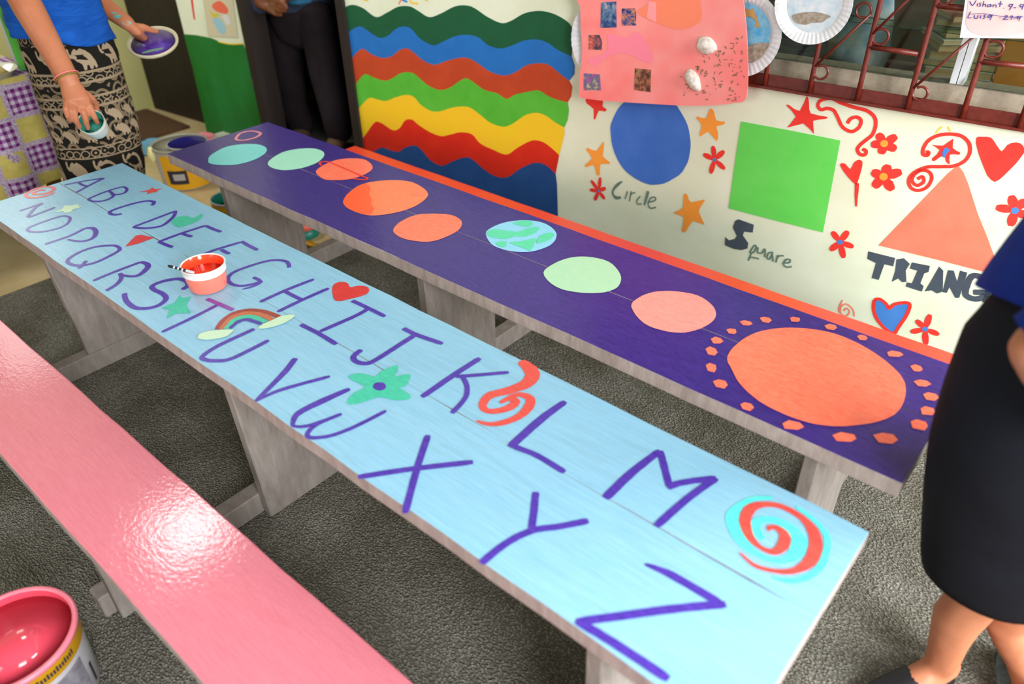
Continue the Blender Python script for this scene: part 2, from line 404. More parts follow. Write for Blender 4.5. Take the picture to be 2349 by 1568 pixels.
# ------------------------------------------------------------------ mural of wavy bands
tops = [
 [(12, 75), (50, 45), (100, 35), (170, 60), (260, 122), (340, 90), (420, 48), (500, 45), (560, 75), (640, 122), (720, 100), (830, 45), (920, 40), (980, 65), (1060, 120), (1160, 165), (1230, 150), (1330, 95), (1440, 78), (1540, 100), (1630, 150), (1670, 195)],
 [(38, 250), (100, 205), (150, 190), (200, 220), (280, 270), (340, 260), (400, 210), (450, 190), (510, 205), (580, 280), (670, 325), (740, 300), (830, 260), (920, 250), (1000, 270), (1060, 320), (1150, 348), (1230, 330), (1330, 290), (1430, 285), (1500, 310), (1570, 360), (1668, 405)],
 [(66, 440), (130, 370), (170, 352), (220, 385), (300, 415), (370, 405), (430, 360), (485, 348), (540, 385), (600, 435), (680, 465), (760, 440), (860, 415), (930, 420), (1000, 460), (1080, 515), (1180, 542), (1260, 520), (1340, 470), (1420, 455), (1500, 465), (1590, 535), (1652, 580)],
 [(92, 640), (140, 570), (185, 532), (240, 555), (320, 580), (380, 560), (440, 525), (510, 520), (560, 550), (630, 610), (710, 645), (780, 635), (850, 590), (905, 562), (960, 590), (1040, 645), (1130, 670), (1200, 710), (1260, 680), (1350, 660), (1430, 650), (1490, 685), (1560, 715), (1640, 735)],
 [(108, 815), (160, 750), (215, 703), (270, 715), (330, 725), (400, 700), (470, 682), (530, 695), (580, 750), (650, 795), (720, 800), (800, 775), (880, 765), (940, 775), (1010, 825), (1080, 880), (1170, 910), (1240, 890), (1330, 830), (1410, 810), (1480, 830), (1550, 880), (1615, 915)],
 [(132, 1030), (190, 960), (250, 880), (300, 885), (380, 935), (430, 920), (470, 865), (520, 860), (570, 900), (650, 950), (730, 978), (800, 965), (870, 950), (950, 965), (1010, 1030), (1100, 1075), (1200, 1110), (1280, 1060), (1380, 1010), (1460, 1020), (1530, 1070), (1578, 1115)],
 [(160, 1120), (220, 1100), (300, 1060), (350, 1075), (420, 1090), (470, 1060), (540, 1045), (590, 1080), (650, 1150), (730, 1190), (810, 1160), (900, 1130), (960, 1150), (1040, 1220), (1130, 1270), (1210, 1270), (1300, 1210), (1400, 1170), (1480, 1185), (1552, 1250)]]
rights = [[(1675, 300)], [(1690, 470), (1688, 530)], [(1672, 620), (1665, 690)], [(1648, 790), (1640, 860)], [(1618, 960), (1600, 1030)], [(1570, 1160)], [(1562, 1320), (1566, 1450), (1575, 1800)]]
bott = [(1575, 1820), (900, 1560), (200, 1330), (165, 1180)]
cols = ['mural_forest', 'mural_blue', 'mural_rust', 'mural_green', 'mural_yellow', 'mural_red', 'mural_navy']
labs = ['dark green', 'bright blue', 'rust red', 'leaf green', 'yellow', 'bright red', 'deep blue']
for i in range(7):
    top = catmull([WALL.uv(cM(q)) for q in tops[i]], 5)
    rt = [WALL.uv(cM(q)) for q in rights[i]]
    bt = catmull([WALL.uv(cM(q)) for q in tops[i+1]], 5)[::-1] if i < 6 else [(u, max(v, 0.02)) for u, v in [WALL.uv(cM(q)) for q in bott]]
    uv = [(max(u, DS1+0.001), max(v, 0.012)) for u, v in top+rt+bt]
    mb = MB(); poly_mesh(mb, WALL, uv, 0.0012); o = mb.build('painted_wave_band', cols[i], wall); o['label'] = labs[i] + ' wavy band of the mural'
for q, m_ in (((790, 0), 'wall_yellow'), ((880, 2), 'wall_skyblue')):
    strokes('painted_scribble', WALL, FULL, [[(q[0]+40, q[1]-4), (q[0]+55, q[1]+2)]], 0.008, m_, wall, 0.0012)
strokes('painted_scribble', WALL, FULL, [[(922, -6), (915, 10)]], 0.005, 'wall_coral', wall, 0.0012)
strokes('painted_scribble', WALL, FULL, [[(942, -2), (944, 6), (960, 8)], [(975, -3), (982, 2)]], 0.007, 'wall_yellow', wall, 0.0012)

# ------------------------------------------------------------------ shapes painted on the wall
def wpatch(name, cr, pts, mat, label, smooth=4, off=0.0012): return patch(name, WALL, cr, pts, mat, wall, off, label, smooth, 0.0006)
def wstroke(name, cr, paths, w, mat, label, off=0.0012): return strokes(name, WALL, cr, paths, w, mat, wall, off, label)
wpatch('painted_circle', cU, [(525, 1030), (545, 950), (600, 850), (700, 770), (860, 740), (1000, 790), (1080, 880), (1140, 1000), (1165, 1130), (1150, 1270), (1100, 1370), (1040, 1420), (950, 1465), (850, 1475), (750, 1440), (650, 1370), (580, 1270), (540, 1160)], 'wall_circle', 'blue painted circle')
wpatch('painted_square', FULL, [(1700, 278), (1814, 299), (1928, 322), (1908, 428), (1888, 533), (1780, 506), (1671, 477), (1685, 380)], 'wall_square', 'green painted square', 0)
wpatch('painted_triangle', cV, [(1090, -70), (1130, -20), (1165, 60), (1230, 270), (1300, 450), (1380, 660), (1365, 720), (950, 615), (520, 510), (760, 260), (1010, 0)], 'wall_coral', 'coral painted triangle', 0)
wpatch('painted_star', cU, [(1320, 868), (1355, 890), (1370, 960), (1438, 970), (1430, 995), (1375, 1010), (1385, 1060), (1375, 1130), (1310, 1050), (1250, 1090), (1240, 1070), (1255, 1000), (1215, 945), (1225, 928), (1290, 945)], 'wall_orange', 'orange star right of the circle', 2)
wpatch('painted_star', cU, [(470, 1125), (470, 1200), (465, 1250), (520, 1295), (510, 1310), (445, 1315), (440, 1395), (415, 1395), (395, 1320), (330, 1335), (325, 1315), (375, 1265), (335, 1200), (345, 1180), (415, 1205)], 'wall_orange', 'orange star left of the circle', 2)
wpatch('painted_star', cQ, [(945, 210), (970, 240), (1000, 310), (1140, 280), (1155, 305), (1090, 410), (1160, 565), (1030, 520), (950, 635), (905, 630), (925, 480), (825, 440), (830, 415), (915, 370), (920, 240)], 'wall_orange', 'orange star beside the word Circle', 2)
wpatch('painted_star', cU, [(330, 780), (460, 790), (460, 845), (495, 870), (480, 890), (430, 885), (405, 950), (390, 945), (390, 870), (340, 830)], 'wall_red', 'red star under the poster corner', 2)
wpatch('painted_star', cW, [(525, 765), (545, 830), (560, 905), (685, 930), (680, 950), (575, 965), (585, 1070), (500, 985), (370, 1020), (440, 930), (365, 845), (385, 840), (470, 885)], 'wall_red', 'big red star above the square', 2)
def flower(cr, c, tips, w, mid, label, midr=0.008):
    mb = MB()
    for i, t in enumerate(tips):
        a = WALL.uv(cr(c)); b = WALL.uv(cr(t))
        ribbon(mb, WALL, [(a[0]+(b[0]-a[0])*k/6, a[1]+(b[1]-a[1])*k/6) for k in range(7)], [w*.5, w*.8, w*1.05, w, w*.7], 0.0011+i*0.00008)
    o = mb.build('painted_flower', 'wall_red', wall); o['label'] = label
    if mid:
        u, v = WALL.uv(cr(c)); mb = MB(); poly_mesh(mb, WALL, [(u+midr*math.cos(k*.6283), v+midr*math.sin(k*.6283)) for k in range(10)], 0.0018)
        mb.build('painted_flower_centre', mid, wall)
flower(cU, (1357, 1275), [(1345, 1165), (1435, 1205), (1440, 1350), (1325, 1385), (1268, 1230)], 0.016, 'wall_skyblue', 'red flower below the right orange star', 0.006)
flower(cU, (432, 1525), [(370, 1440), (445, 1415), (488, 1500), (360, 1515), (400, 1600), (480, 1590)], 0.014, 'wall_skyblue', 'red flower left of the word Circle', 0.005)
flower(cW, (1145, 1145), [(1095, 1065), (1245, 1085), (1240, 1195), (1120, 1230), (1040, 1155)], 0.022, 'wall_orange', 'red flower with orange centre under the curl', 0.010)
flower(cW, (1140, 1410), [(1180, 1315), (1285, 1370), (1210, 1520), (1060, 1495), (1045, 1370)], 0.025, 'wall_orange', 'lower red flower with orange centre', 0.011)
flower(cV, (1500, 258), [(1475, 150), (1365, 235), (1470, 370), (1585, 300), (1580, 180)], 0.021, 'wall_skyblue', 'red flower right of the triangle', 0.009)
flower(cV, (243, 485), [(185, 410), (300, 405), (340, 520), (268, 600), (172, 545)], 0.018, 'wall_skyblue', 'red flower below the green square', 0.008)
flower(cV, (855, 1110), [(890, 1005), (955, 1150), (858, 1225), (750, 1132), (792, 1045)], 0.017, 'wall_skyblue', 'red flower beside the blue heart', 0.008)
wpatch('painted_flower', cW, [(1700, 1105), (1690, 1180), (1750, 1215), (1740, 1235), (1670, 1235), (1670, 1310), (1640, 1290), (1620, 1240), (1545, 1285), (1530, 1265), (1590, 1200), (1525, 1155), (1620, 1160)], 'wall_red', 'red flower inside the spiral', 2)
wstroke('painted_flower_centre', cW, [[(1655, 1185), (1630, 1215), (1622, 1255)]], [0.014, 0.012, 0.004], 'wall_skyblue', None, 0.002)
wstroke('painted_curl', cW, [[(850, 985), (880, 945), (930, 935), (960, 965), (940, 1020), (880, 1050), (810, 1010), (770, 930), (740, 880), (690, 865), (640, 875), (615, 840), (640, 800), (720, 785), (800, 820), (900, 855), (1010, 885), (1070, 940), (1075, 1010), (1050, 1075), (1010, 1110), (960, 1150), (930, 1190), (950, 1230), (990, 1235), (1000, 1205), (970, 1190)]], 0.0095, 'wall_red', 'long red curl beside the big red star')
wstroke('painted_spiral', cW, [[(1475, 1215), (1500, 1215), (1490, 1240), (1455, 1230), (1460, 1180), (1500, 1120), (1580, 1080), (1680, 1070), (1770, 1090), (1825, 1150), (1825, 1230), (1780, 1290), (1700, 1325), (1600, 1330), (1480, 1335), (1380, 1380), (1340, 1440), (1360, 1500), (1420, 1520), (1490, 1490), (1525, 1420), (1500, 1370), (1440, 1360), (1380, 1400), (1370, 1450), (1410, 1480), (1460, 1450), (1450, 1410), (1410, 1430)]], 0.009, 'wall_red', 'red spiral above the triangle')
wpatch('painted_heart', cW, [(1880, 1100), (1930, 1090), (2000, 1100), (2040, 1150), (2085, 1210), (2130, 1160), (2200, 1135), (2255, 1160), (2261, 1220), (2200, 1300), (2100, 1400), (2030, 1450), (1970, 1400), (1920, 1280), (1890, 1190)], 'wall_red', 'big red heart', 2)
wpatch('painted_heart', cW, [(790, 1315), (830, 1305), (875, 1350), (900, 1300), (940, 1275), (970, 1290), (960, 1370), (930, 1460), (925, 1480), (850, 1410)], 'wall_red', 'small red heart on a stem', 2)
wstroke('painted_heart_stem', cV, [[(365, 60), (360, 140), (358, 230)]], [0.012, 0.010, 0.005], 'wall_red', None)
hb = [(490, 900), (530, 895), (575, 930), (595, 960), (640, 930), (720, 920), (745, 940), (720, 1010), (660, 1100), (630, 1140), (570, 1110), (510, 1040), (485, 970)]
wpatch('painted_heart', cV, hb, 'wall_skyblue', 'blue heart outlined in red', 2)
wstroke('painted_heart_outline', cV, [hb + [hb[0]]], 0.010, 'wall_red', None, 0.0018)
wstroke('painted_spiral', cV, [[(260, 900), (235, 960), (240, 995)], [(270, 980), (290, 960), (310, 985), (290, 1015), (250, 1000), (250, 950), (290, 930), (335, 970), (345, 1020)]], 0.004, 'wall_coral', 'faint small red spiral')
wstroke('painted_tick', cV, [[(1280, 950), (1270, 975), (1258, 1010)]], 0.005, 'wall_skyblue', None)
wpatch('painted_spot', cV, [(1262, 1150), (1300, 1145), (1310, 1185), (1280, 1180)], 'wall_yellow', None, 2)
wstroke('painted_tick', cW, [[(1560, 1065), (1580, 1035), (1610, 1010)], [(1655, 1010), (1675, 1050)]], 0.004, 'wall_yellow', None)
# lettering
wstroke('painted_word', cQ, [([(235, 75), (180, 115), (130, 180), (135, 230), (170, 260), (220, 255)], [0.004, 0.011, 0.007, 0.008, 0.013, 0.008]), [(292, 185), (280, 230), (265, 275)], [(335, 185), (325, 240), (315, 300)], [(330, 225), (350, 208), (382, 200)], [(440, 240), (400, 290), (410, 330), (450, 325)], ([(527, 185), (505, 260), (480, 345)], [0.010, 0.009, 0.005]), [(530, 310), (600, 290), (605, 255), (560, 260), (525, 320), (550, 375), (615, 365)]], 0.0048, 'wall_pencil', 'the word Circle in grey green letters')
wpatch('painted_initial', cQ, [(1500, 520), (1540, 503), (1710, 560), (1700, 650), (1600, 640), (1590, 680), (1650, 770), (1640, 830), (1570, 848), (1480, 830), (1385, 790), (1390, 700), (1430, 735), (1500, 720), (1520, 690), (1475, 590)], 'wall_slate', 'thick capital S of the word Square', 1)
wstroke('painted_word', cQ, [[(1720, 790), (1685, 840), (1670, 875), (1710, 870), (1740, 810), (1720, 790)], [(1690, 870), (1670, 915), (1650, 965)], [(1660, 925), (1710, 930), (1770, 945)], [(1760, 815), (1755, 870), (1800, 880), (1832, 830)], [(1840, 830), (1838, 880), (1835, 925)], [(1930, 870), (1880, 880), (1860, 930), (1890, 945), (1920, 890)], [(1920, 870), (1922, 920), (1930, 975)], [(1985, 900), (1972, 940), (1960, 985)], [(1975, 930), (2005, 910), (2050, 910)], [(2050, 990), (2110, 985), (2120, 955), (2080, 950), (2045, 1000), (2080, 1035), (2140, 1030)]], 0.0052, 'wall_pencil', 'the letters quare in grey green')
TRI = [[(445, 550), (640, 600), (625, 660), (560, 645), (520, 755), (470, 745), (500, 635), (440, 605)],
       [(650, 610), (700, 600), (745, 640), (715, 690), (720, 770), (690, 775), (660, 745), (615, 770), (640, 690)],
       [(760, 630), (890, 655), (880, 700), (850, 710), (820, 780), (845, 800), (830, 840), (715, 805), (725, 775), (760, 780), (800, 690), (745, 675)],
       [(955, 660), (985, 690), (980, 840), (940, 855), (900, 830), (850, 840), (900, 760)],
       [(1020, 685), (1060, 690), (1085, 770), (1105, 690), (1160, 705), (1100, 885), (1070, 885), (1030, 810), (1010, 850), (980, 845)],
       None,
       [(1312, 733), (1362, 742), (1335, 830), (1320, 880), (1440, 905), (1425, 960), (1265, 915), (1290, 820)],
       [(1490, 770), (1620, 800), (1610, 835), (1525, 815), (1515, 850), (1590, 870), (1580, 900), (1505, 885), (1495, 925), (1590, 950), (1580, 985), (1440, 950)]]
for i, (p, ch) in enumerate(zip(TRI, 'TRIANGLE')):
    if p is None: wstroke('painted_letter', cV, [[(1268, 775), (1250, 735), (1190, 732), (1155, 800), (1145, 860), (1190, 890), (1255, 888), (1285, 850), (1200, 845)]], 0.0165, 'wall_slate', 'thick dark letter G on the wall')
    else: wpatch('painted_letter', cV, p, 'wall_slate', 'thick dark letter %s on the wall' % ch, 0)

# ------------------------------------------------------------------ desks with attached benches
def plank(mb, x0, x1, y0, y1, z0, z1, nx=24, wob=0.0015):
    """board with slightly wavy hand-sawn edges; material 0 on top, 1 elsewhere"""
    t0 = [(x0+(x1-x0)*i/nx) for i in range(nx+1)]
    ya = [y0+random.uniform(-wob, wob) for _ in t0]; yb = [y1+random.uniform(-wob, wob) for _ in t0]
    r = 0.004
    for i in range(nx):
        a, b = t0[i], t0[i+1]
        mb.face([(a, ya[i], z1), (b, ya[i+1], z1), (b, yb[i+1], z1), (a, yb[i], z1)], 0)
        mb.face([(a, ya[i], z0), (a, yb[i], z0), (b, yb[i+1], z0), (b, ya[i+1], z0)], 1)
        mb.face([(a, ya[i], z0), (b, ya[i+1], z0), (b, ya[i+1], z1), (a, ya[i], z1)], 1)
        mb.face([(a, yb[i], z0), (a, yb[i], z1), (b, yb[i+1], z1), (b, yb[i+1], z0)], 1)
    mb.face([(x0, ya[0], z0), (x0, ya[0], z1), (x0, yb[0], z1), (x0, yb[0], z0)], 1)
    mb.face([(x1, ya[-1], z0), (x1, yb[-1], z0), (x1, yb[-1], z1), (x1, ya[-1], z1)], 1)
def weld(o):
    bm = bmesh.new(); bm.from_mesh(o.data); bmesh.ops.remove_doubles(bm, verts=bm.verts, dist=1e-5); bmesh.ops.recalc_face_normals(bm, faces=bm.faces)
    bm.to_mesh(o.data); bm.free()
def desk(label, x0, x1, y0, ys, y1, b0, b1, tp, bp_, legs, thick):
    e = thing('school_desk', ((x0+x1)/2, (y0+y1)/2, FZ), label, 'desk')
    for a, b in ((y0, ys-0.0004), (ys+0.0004, y1)):
        mb = MB(); plank(mb, x0, x1, a, b, TH-thick, TH); o = mb.build('tabletop_plank', [tp, 'edge_wood'], e); weld(o); bevel(o, 0.0012, 2)
    mb = MB(); plank(mb, x0+0.0, x1-0.012, b0, b1, BH-0.03, BH); o = mb.build('bench_seat', [bp_, 'edge_wood'], e); weld(o); bevel(o, 0.003, 2)
    o['label'] = 'bench seat painted ' + ('pink' if 'pink' in bp_ else 'red')
    sgn = -1 if b0 < y0 else 1
    for i, lx in enumerate(legs):
        # tabletop support panel, slightly tapered
        ya, yb = y0+0.022, y1-0.04 if sgn < 0 else y1-0.11
        if sgn > 0: ya, yb = y0+0.02, y1-0.11
        mb = MB(); t = 0.03; zb = FZ+(0.062 if i == 0 else 0.0); zt = TH-thick
        mb.grid([[(lx-t, ya+0.014, zb), (lx, ya+0.014, zb), (lx, yb-0.01, zb), (lx-t, yb-0.01, zb)], [(lx-t, ya, zt), (lx, ya, zt), (lx, yb, zt), (lx-t, yb, zt)]])
        o = mb.build('leg', 'grey_wood', e); bevel(o, 0.003, 1)
        # bench support
        mb = MB(); c0, c1 = (b0+0.012, b1-0.03) if sgn < 0 else (b0+0.03, b1-0.012)
        zb2 = FZ+(0.062 if i == 0 else 0.0)
        mb.box((lx-t, c0, zb2), (lx, c1, BH-0.03)); o = mb.build('bench_leg', 'grey_wood', e); bevel(o, 0.003, 1)
        # runner along the floor tying both together
        r0, r1 = (b0-0.01, yb+0.02) if sgn < 0 else (ya+0.21, b1+0.01)
        mb = MB(); rx1 = lx if i == 0 else lx-t-0.0005
        mb.box((rx1-0.045, min(r0, r1), FZ), (rx1, max(r0, r1), FZ+0.0615)); o = mb.build('floor_runner', 'grey_wood', e); bevel(o, 0.003, 1)
    return e
d_blue = desk('light blue desk painted with alphabet letters and attached pink bench', -2.53, -0.116, 0.533, 0.760, 0.962, 0.188, 0.402, 'blue_paint', 'pink_paint', (-2.2, -1.285, -0.33), 0.032)
d_vio = desk('violet desk painted with sun and planets and attached red bench', -2.49, -0.112, 1.098, 1.299, 1.498, 1.655, 1.872, 'violet_paint', 'red_paint', (-2.2, -1.28, -0.25), 0.034)

LET = {
 'A': (cA, [[(515, 155), (680, 122), (835, 100)], [(835, 100), (730, 150), (610, 215)], [(630, 135), (660, 155), (705, 165)]], .0085),
 'B': (cA, [[(705, 266), (800, 225), (900, 190), (985, 168)], [(985, 168), (1015, 185), (1000, 215), (940, 232), (885, 230)], [(875, 205), (908, 232), (890, 258), (820, 283), (740, 285), (705, 268)]], .009),
 'C': (cA, [[(1215, 318), (1232, 292), (1180, 282), (1080, 300), (960, 335), (885, 365), (885, 385), (930, 392), (975, 384)]], .011),
 'D': (cA, [[(1070, 488), (1200, 440), (1405, 362)], [(1405, 362), (1385, 410), (1300, 478), (1180, 500), (1085, 495), (1070, 488)]], .010),
 'E': (cA, [[(1270, 608), (1440, 545), (1640, 480)], [(1640, 478), (1700, 505), (1768, 530)], [(1450, 540), (1490, 555), (1535, 568)], [(1270, 608), (1320, 630), (1380, 652)]], .011),
 'F': (cA, [[(1535, 752), (1700, 680), (1930, 610)], [(1930, 605), (1990, 640), (2060, 675)], [(1770, 670), (1800, 690), (1835, 705)]], .011),
 'G': (cB, [[(985, 815), (985, 790), (960, 765), (890, 755), (800, 765), (650, 810), (540, 855), (500, 900), (520, 940), (580, 960), (660, 955), (760, 930)], [(765, 935), (740, 910), (700, 893)], ([(760, 930), (700, 965), (610, 990)], [.012, .008, .004])], .010),
 'H': (cB, [[(755, 1090), (950, 1000), (1185, 908)], [(895, 1168), (1100, 1070), (1305, 980)], [(955, 1005), (1020, 1040), (1095, 1075)]], .011),
 'I': (cB, [[(1490, 1080), (1560, 1110), (1755, 1205)], [(1625, 1140), (1520, 1200), (1235, 1325)], [(1080, 1270), (1220, 1340), (1365, 1428)]], .0115),
 'J': (cC, [[(1481, -94), (1582, -45), (1795, 30)], [(1582, -45), (1480, 20), (1250, 165), (1165, 187), (1095, 165), (1088, 125), (1148, 78)]], .0125),
 'K': (cC, [([(2095, 145), (1900, 270), (1630, 455)], [.013, .014, .013]), [(1900, 292), (2050, 282), (2325, 258)], [(1945, 280), (1985, 350), (1990, 430), (1950, 500), (1870, 585)]], .0105),
 'L': (cD, [([(745, 425), (580, 545), (360, 740)], [.013, .017, .016]), [(385, 735), (550, 800), (740, 915)]], .0125),
 'M': (cD, [([(1020, 1095), (1200, 920), (1400, 765)], [.016, .016, .013]), [(1400, 765), (1430, 880), (1465, 1015)], [(1450, 1020), (1560, 985), (1790, 955)], [(1790, 955), (1600, 1090), (1370, 1290)]], .0130),
 'N': (cZ, [[(235, 1482), (380, 1435), (510, 1390)], [(510, 1390), (420, 1450), (330, 1550)], [(340, 1562), (500, 1502), (660, 1440)]], .009),
 'O': (cA, [[(555, 410), (500, 402), (400, 430), (290, 470), (225, 500), (240, 525), (330, 528), (450, 505), (530, 470), (560, 430), (555, 410)]], .0085),
 'P': (cA, [[(360, 628), (560, 560), (680, 500)], ([(680, 500), (740, 500), (768, 530), (740, 580), (650, 605), (540, 590)], [.009, .013, .013, .009, .007])], .010),
 'Q': (cA, [[(950, 650), (900, 638), (770, 648), (640, 690), (545, 750), (560, 785), (640, 798), (760, 775), (890, 715), (955, 675), (950, 650)], [(690, 760), (660, 795), (630, 820)]], .010),
 'R': (cA, [[(745, 920), (900, 855), (1125, 770)], ([(1125, 770), (1175, 785), (1180, 815), (1120, 870), (1050, 885), (950, 870)], [.010, .014, .014, .010, .008]), [(960, 860), (970, 900), (930, 950), (850, 1000)]], .0105),
 'S': (cA, [[(1455, 990), (1500, 960), (1490, 925), (1420, 905), (1300, 925), (1220, 960), (1230, 990), (1310, 1030), (1325, 1070), (1270, 1115), (1180, 1140), (1080, 1135), (1010, 1080), (995, 1020)]], .0125),
 'U': (cB, [[(710, 1305), (600, 1355), (420, 1440), (310, 1510), (300, 1545), (400, 1560), (520, 1545), (700, 1460), (825, 1395)]], .0115),
 'V': (cC, [([(620, 145), (530, 260), (300, 490)], [.013, .014, .008]), ([(300, 490), (500, 400), (895, 290)], [.006, .010, .010])], .011),
 'W': (cC, [([(1055, 390), (850, 480), (650, 580), (600, 660), (620, 690), (740, 680), (990, 590)], [.011, .017, .014, .009, .007, .009, .008]), [(990, 590), (800, 670), (720, 740), (740, 780), (900, 765), (1100, 690), (1345, 565)]], .009),
 'X': (cC, [[(1120, 1095), (1550, 1030), (2040, 975)], [(1680, 760), (1600, 1000), (1495, 1385)]], .0125),
 'Y': (cD, [[(540, 1050), (528, 1180), (510, 1310)], [(905, 1250), (700, 1290), (510, 1320), (330, 1410), (160, 1545)]], .0125),
 'Z': (cE, [([(820, 715), (1000, 790), (1330, 980)], [.005, .014, .014]), [(1365, 985), (1000, 1020), (360, 1105)], [(360, 1095), (600, 1240), (980, 1490)]], .0135)}
for ch, (cr, ps, w) in LET.items():
    strokes('painted_letter', TOP, cr, ps, w, 'letter_violet', d_blue, 0.0007, 'violet painted letter ' + ch)
mbT = [[(1655, 1065), (1750, 1105), (1865, 1155)], [(1745, 1110), (1550, 1210), (1295, 1330)]]
strokes('painted_letter', TOP, cA, mbT[:1], .0115, 'letter_plum', d_blue, 0.0009, 'plum bar of the painted letter T')
strokes('painted_letter', TOP, cA, mbT[1:], .0105, 'letter_violet', d_blue, 0.0007, 'violet stem of the painted letter T')
def tpatch(name, cr, pts, mat, par, label, smooth=3, off=0.0008): return patch(name, TOP, cr, pts, mat, par, off, label, smooth, 0.0003)
strokes('painted_spiral', TOP, cZ, [[(540, 1235), (470, 1235), (400, 1270), (430, 1285), (540, 1275), (640, 1235), (640, 1205), (560, 1195), (440, 1215), (330, 1270), (310, 1305), (380, 1325), (500, 1315), (600, 1285), (650, 1258)]], .010, 'swirl_red', d_blue, 0.0007, 'red spiral at the far corner')
tpatch('painted_star', cZ, [(1660, 1260), (1790, 1230), (1830, 1205), (1860, 1225), (1950, 1212), (1890, 1240), (1880, 1262), (1840, 1260), (1760, 1285), (1770, 1255)], 'swirl_red', d_blue, 'small red star', 0)
tpatch('painted_star', cZ, [(615, 1505), (740, 1465), (780, 1420), (860, 1420), (950, 1400), (940, 1425), (990, 1437), (880, 1465), (850, 1500), (780, 1510), (760, 1488)], 'cream_paint', d_blue, 'pale green star', 0)
tpatch('painted_heart', cB, [(100, 492), (50, 450), (80, 415), (170, 402), (215, 420), (285, 388), (298, 400), (260, 440), (190, 470)], 'teal_paint', d_blue, 'teal heart')
tpatch('painted_diamond', cA, [(1000, 648), (1085, 560), (1130, 553), (1230, 578), (1100, 625)], 'heart_red', d_blue, 'red diamond', 0)
tpatch('painted_heart', cB, [(1360, 1082), (1332, 1000), (1345, 950), (1400, 930), (1455, 940), (1475, 972), (1540, 960), (1610, 968), (1628, 995), (1600, 1030), (1500, 1060)], 'heart_red', d_blue, 'red heart')
tpatch('painted_star', cA, [(1440, 1035), (1455, 1060), (1530, 1045), (1490, 1110), (1525, 1180), (1410, 1180), (1330, 1225), (1355, 1150), (1290, 1140), (1395, 1095)], 'teal_paint', d_blue, 'teal star', 0)
for i, (pts, m_, w, lb) in enumerate((([(410, 1310), (470, 1230), (560, 1175), (680, 1155), (800, 1170), (910, 1210)], 'rainbow_maroon', .013, 'maroon'), ([(448, 1308), (520, 1225), (620, 1183), (720, 1183), (800, 1205), (860, 1240)], 'rainbow_orange', .014, 'orange'), ([(485, 1308), (550, 1235), (640, 1207), (720, 1215), (800, 1250)], 'teal_paint', .013, 'teal'), ([(515, 1303), (570, 1258), (640, 1234), (700, 1246), (765, 1268)], 'letter_violet', .009, 'violet'))):
    strokes('painted_rainbow_stripe', TOP, cB, [pts], w, m_, d_blue, 0.0008+0.0003*i, lb + ' stripe of the painted rainbow')
tpatch('painted_cloud', cB, [(258, 1375), (290, 1340), (400, 1320), (540, 1315), (520, 1345), (470, 1375), (350, 1395), (280, 1392)], 'cream_paint', d_blue, 'pale cloud at the left rainbow foot', 3, 0.0022)
tpatch('painted_cloud', cB, [(745, 1295), (790, 1265), (850, 1240), (930, 1205), (1020, 1195), (1030, 1210), (990, 1240), (930, 1270), (850, 1295), (760, 1308)], 'cream_paint', d_blue, 'pale cloud at the right rainbow foot', 3, 0.0022)
tpatch('painted_flower', cC, [(1040, 290), (1120, 265), (1200, 280), (1262, 290), (1310, 245), (1435, 200), (1430, 260), (1420, 290), (1530, 270), (1535, 310), (1500, 370), (1450, 380), (1540, 440), (1520, 475), (1400, 480), (1290, 455), (1150, 500), (1060, 515), (1030, 490), (1090, 420), (1180, 375), (1080, 325)], 'teal_paint', d_blue, 'teal flower', 2)
tpatch('painted_flower_centre', cC, [(1292+54*math.cos(k*.7854), 372+34*math.sin(k*.7854)) for k in range(8)], 'letter_violet', d_blue, None, 2, 0.0013)
strokes('painted_swirl', TOP, cD, [([(435, 145), (500, 200), (515, 250), (470, 305), (350, 350), (220, 385), (172, 450), (205, 490), (290, 488), (370, 460), (400, 425), (360, 405), (290, 435)], [.017, .030, .030, .026, .022, .020, .016, .014, .016, .018, .018, .016, .006]), ([(350, 395), (430, 378), (500, 405), (490, 465), (420, 530), (300, 575), (200, 580), (130, 558)], [.008, .014, .018, .020, .016, .014, .010, .004])], .02, 'swirl_red', d_blue, 0.0008, 'red flame shaped swirl')
strokes('painted_lollipop_swirl', TOP, cE, [([(1655, 495), (1660, 470), (1710, 475), (1760, 520), (1750, 590), (1690, 635), (1600, 605), (1525, 530), (1495, 430), (1530, 345), (1620, 315), (1740, 330), (1870, 400), (1950, 490), (1970, 590), (1930, 700), (1830, 760), (1700, 765), (1560, 725), (1460, 640)], [.004, .008, .011, .016, .018, .012, .008, .014, .018, .018, .012, .011, .012, .018, .02, .018, .011, .008, .007, .003])], .014, 'swirl_red', d_blue, 0.0012, 'red lollipop spiral')
strokes('painted_lollipop_swirl', TOP, cE, [([(1620, 545), (1575, 510), (1560, 450), (1620, 415), (1720, 430), (1800, 480), (1860, 550), (1840, 630), (1790, 680), (1700, 690), (1580, 650), (1480, 570), (1420, 470), (1410, 390), (1460, 320), (1560, 275), (1680, 270)], [.010, .018, .018, .012, .014, .02, .024, .022, .014, .010, .010, .018, .02, .02, .012, .010, .006]), ([(1840, 330), (1950, 410), (2030, 500), (2050, 580), (2010, 720), (1920, 800), (1800, 830), (1680, 805)], [.006, .008, .010, .010, .010, .009, .009, .004])], .016, 'turquoise_paint', d_blue, 0.0008, 'turquoise lollipop spiral')

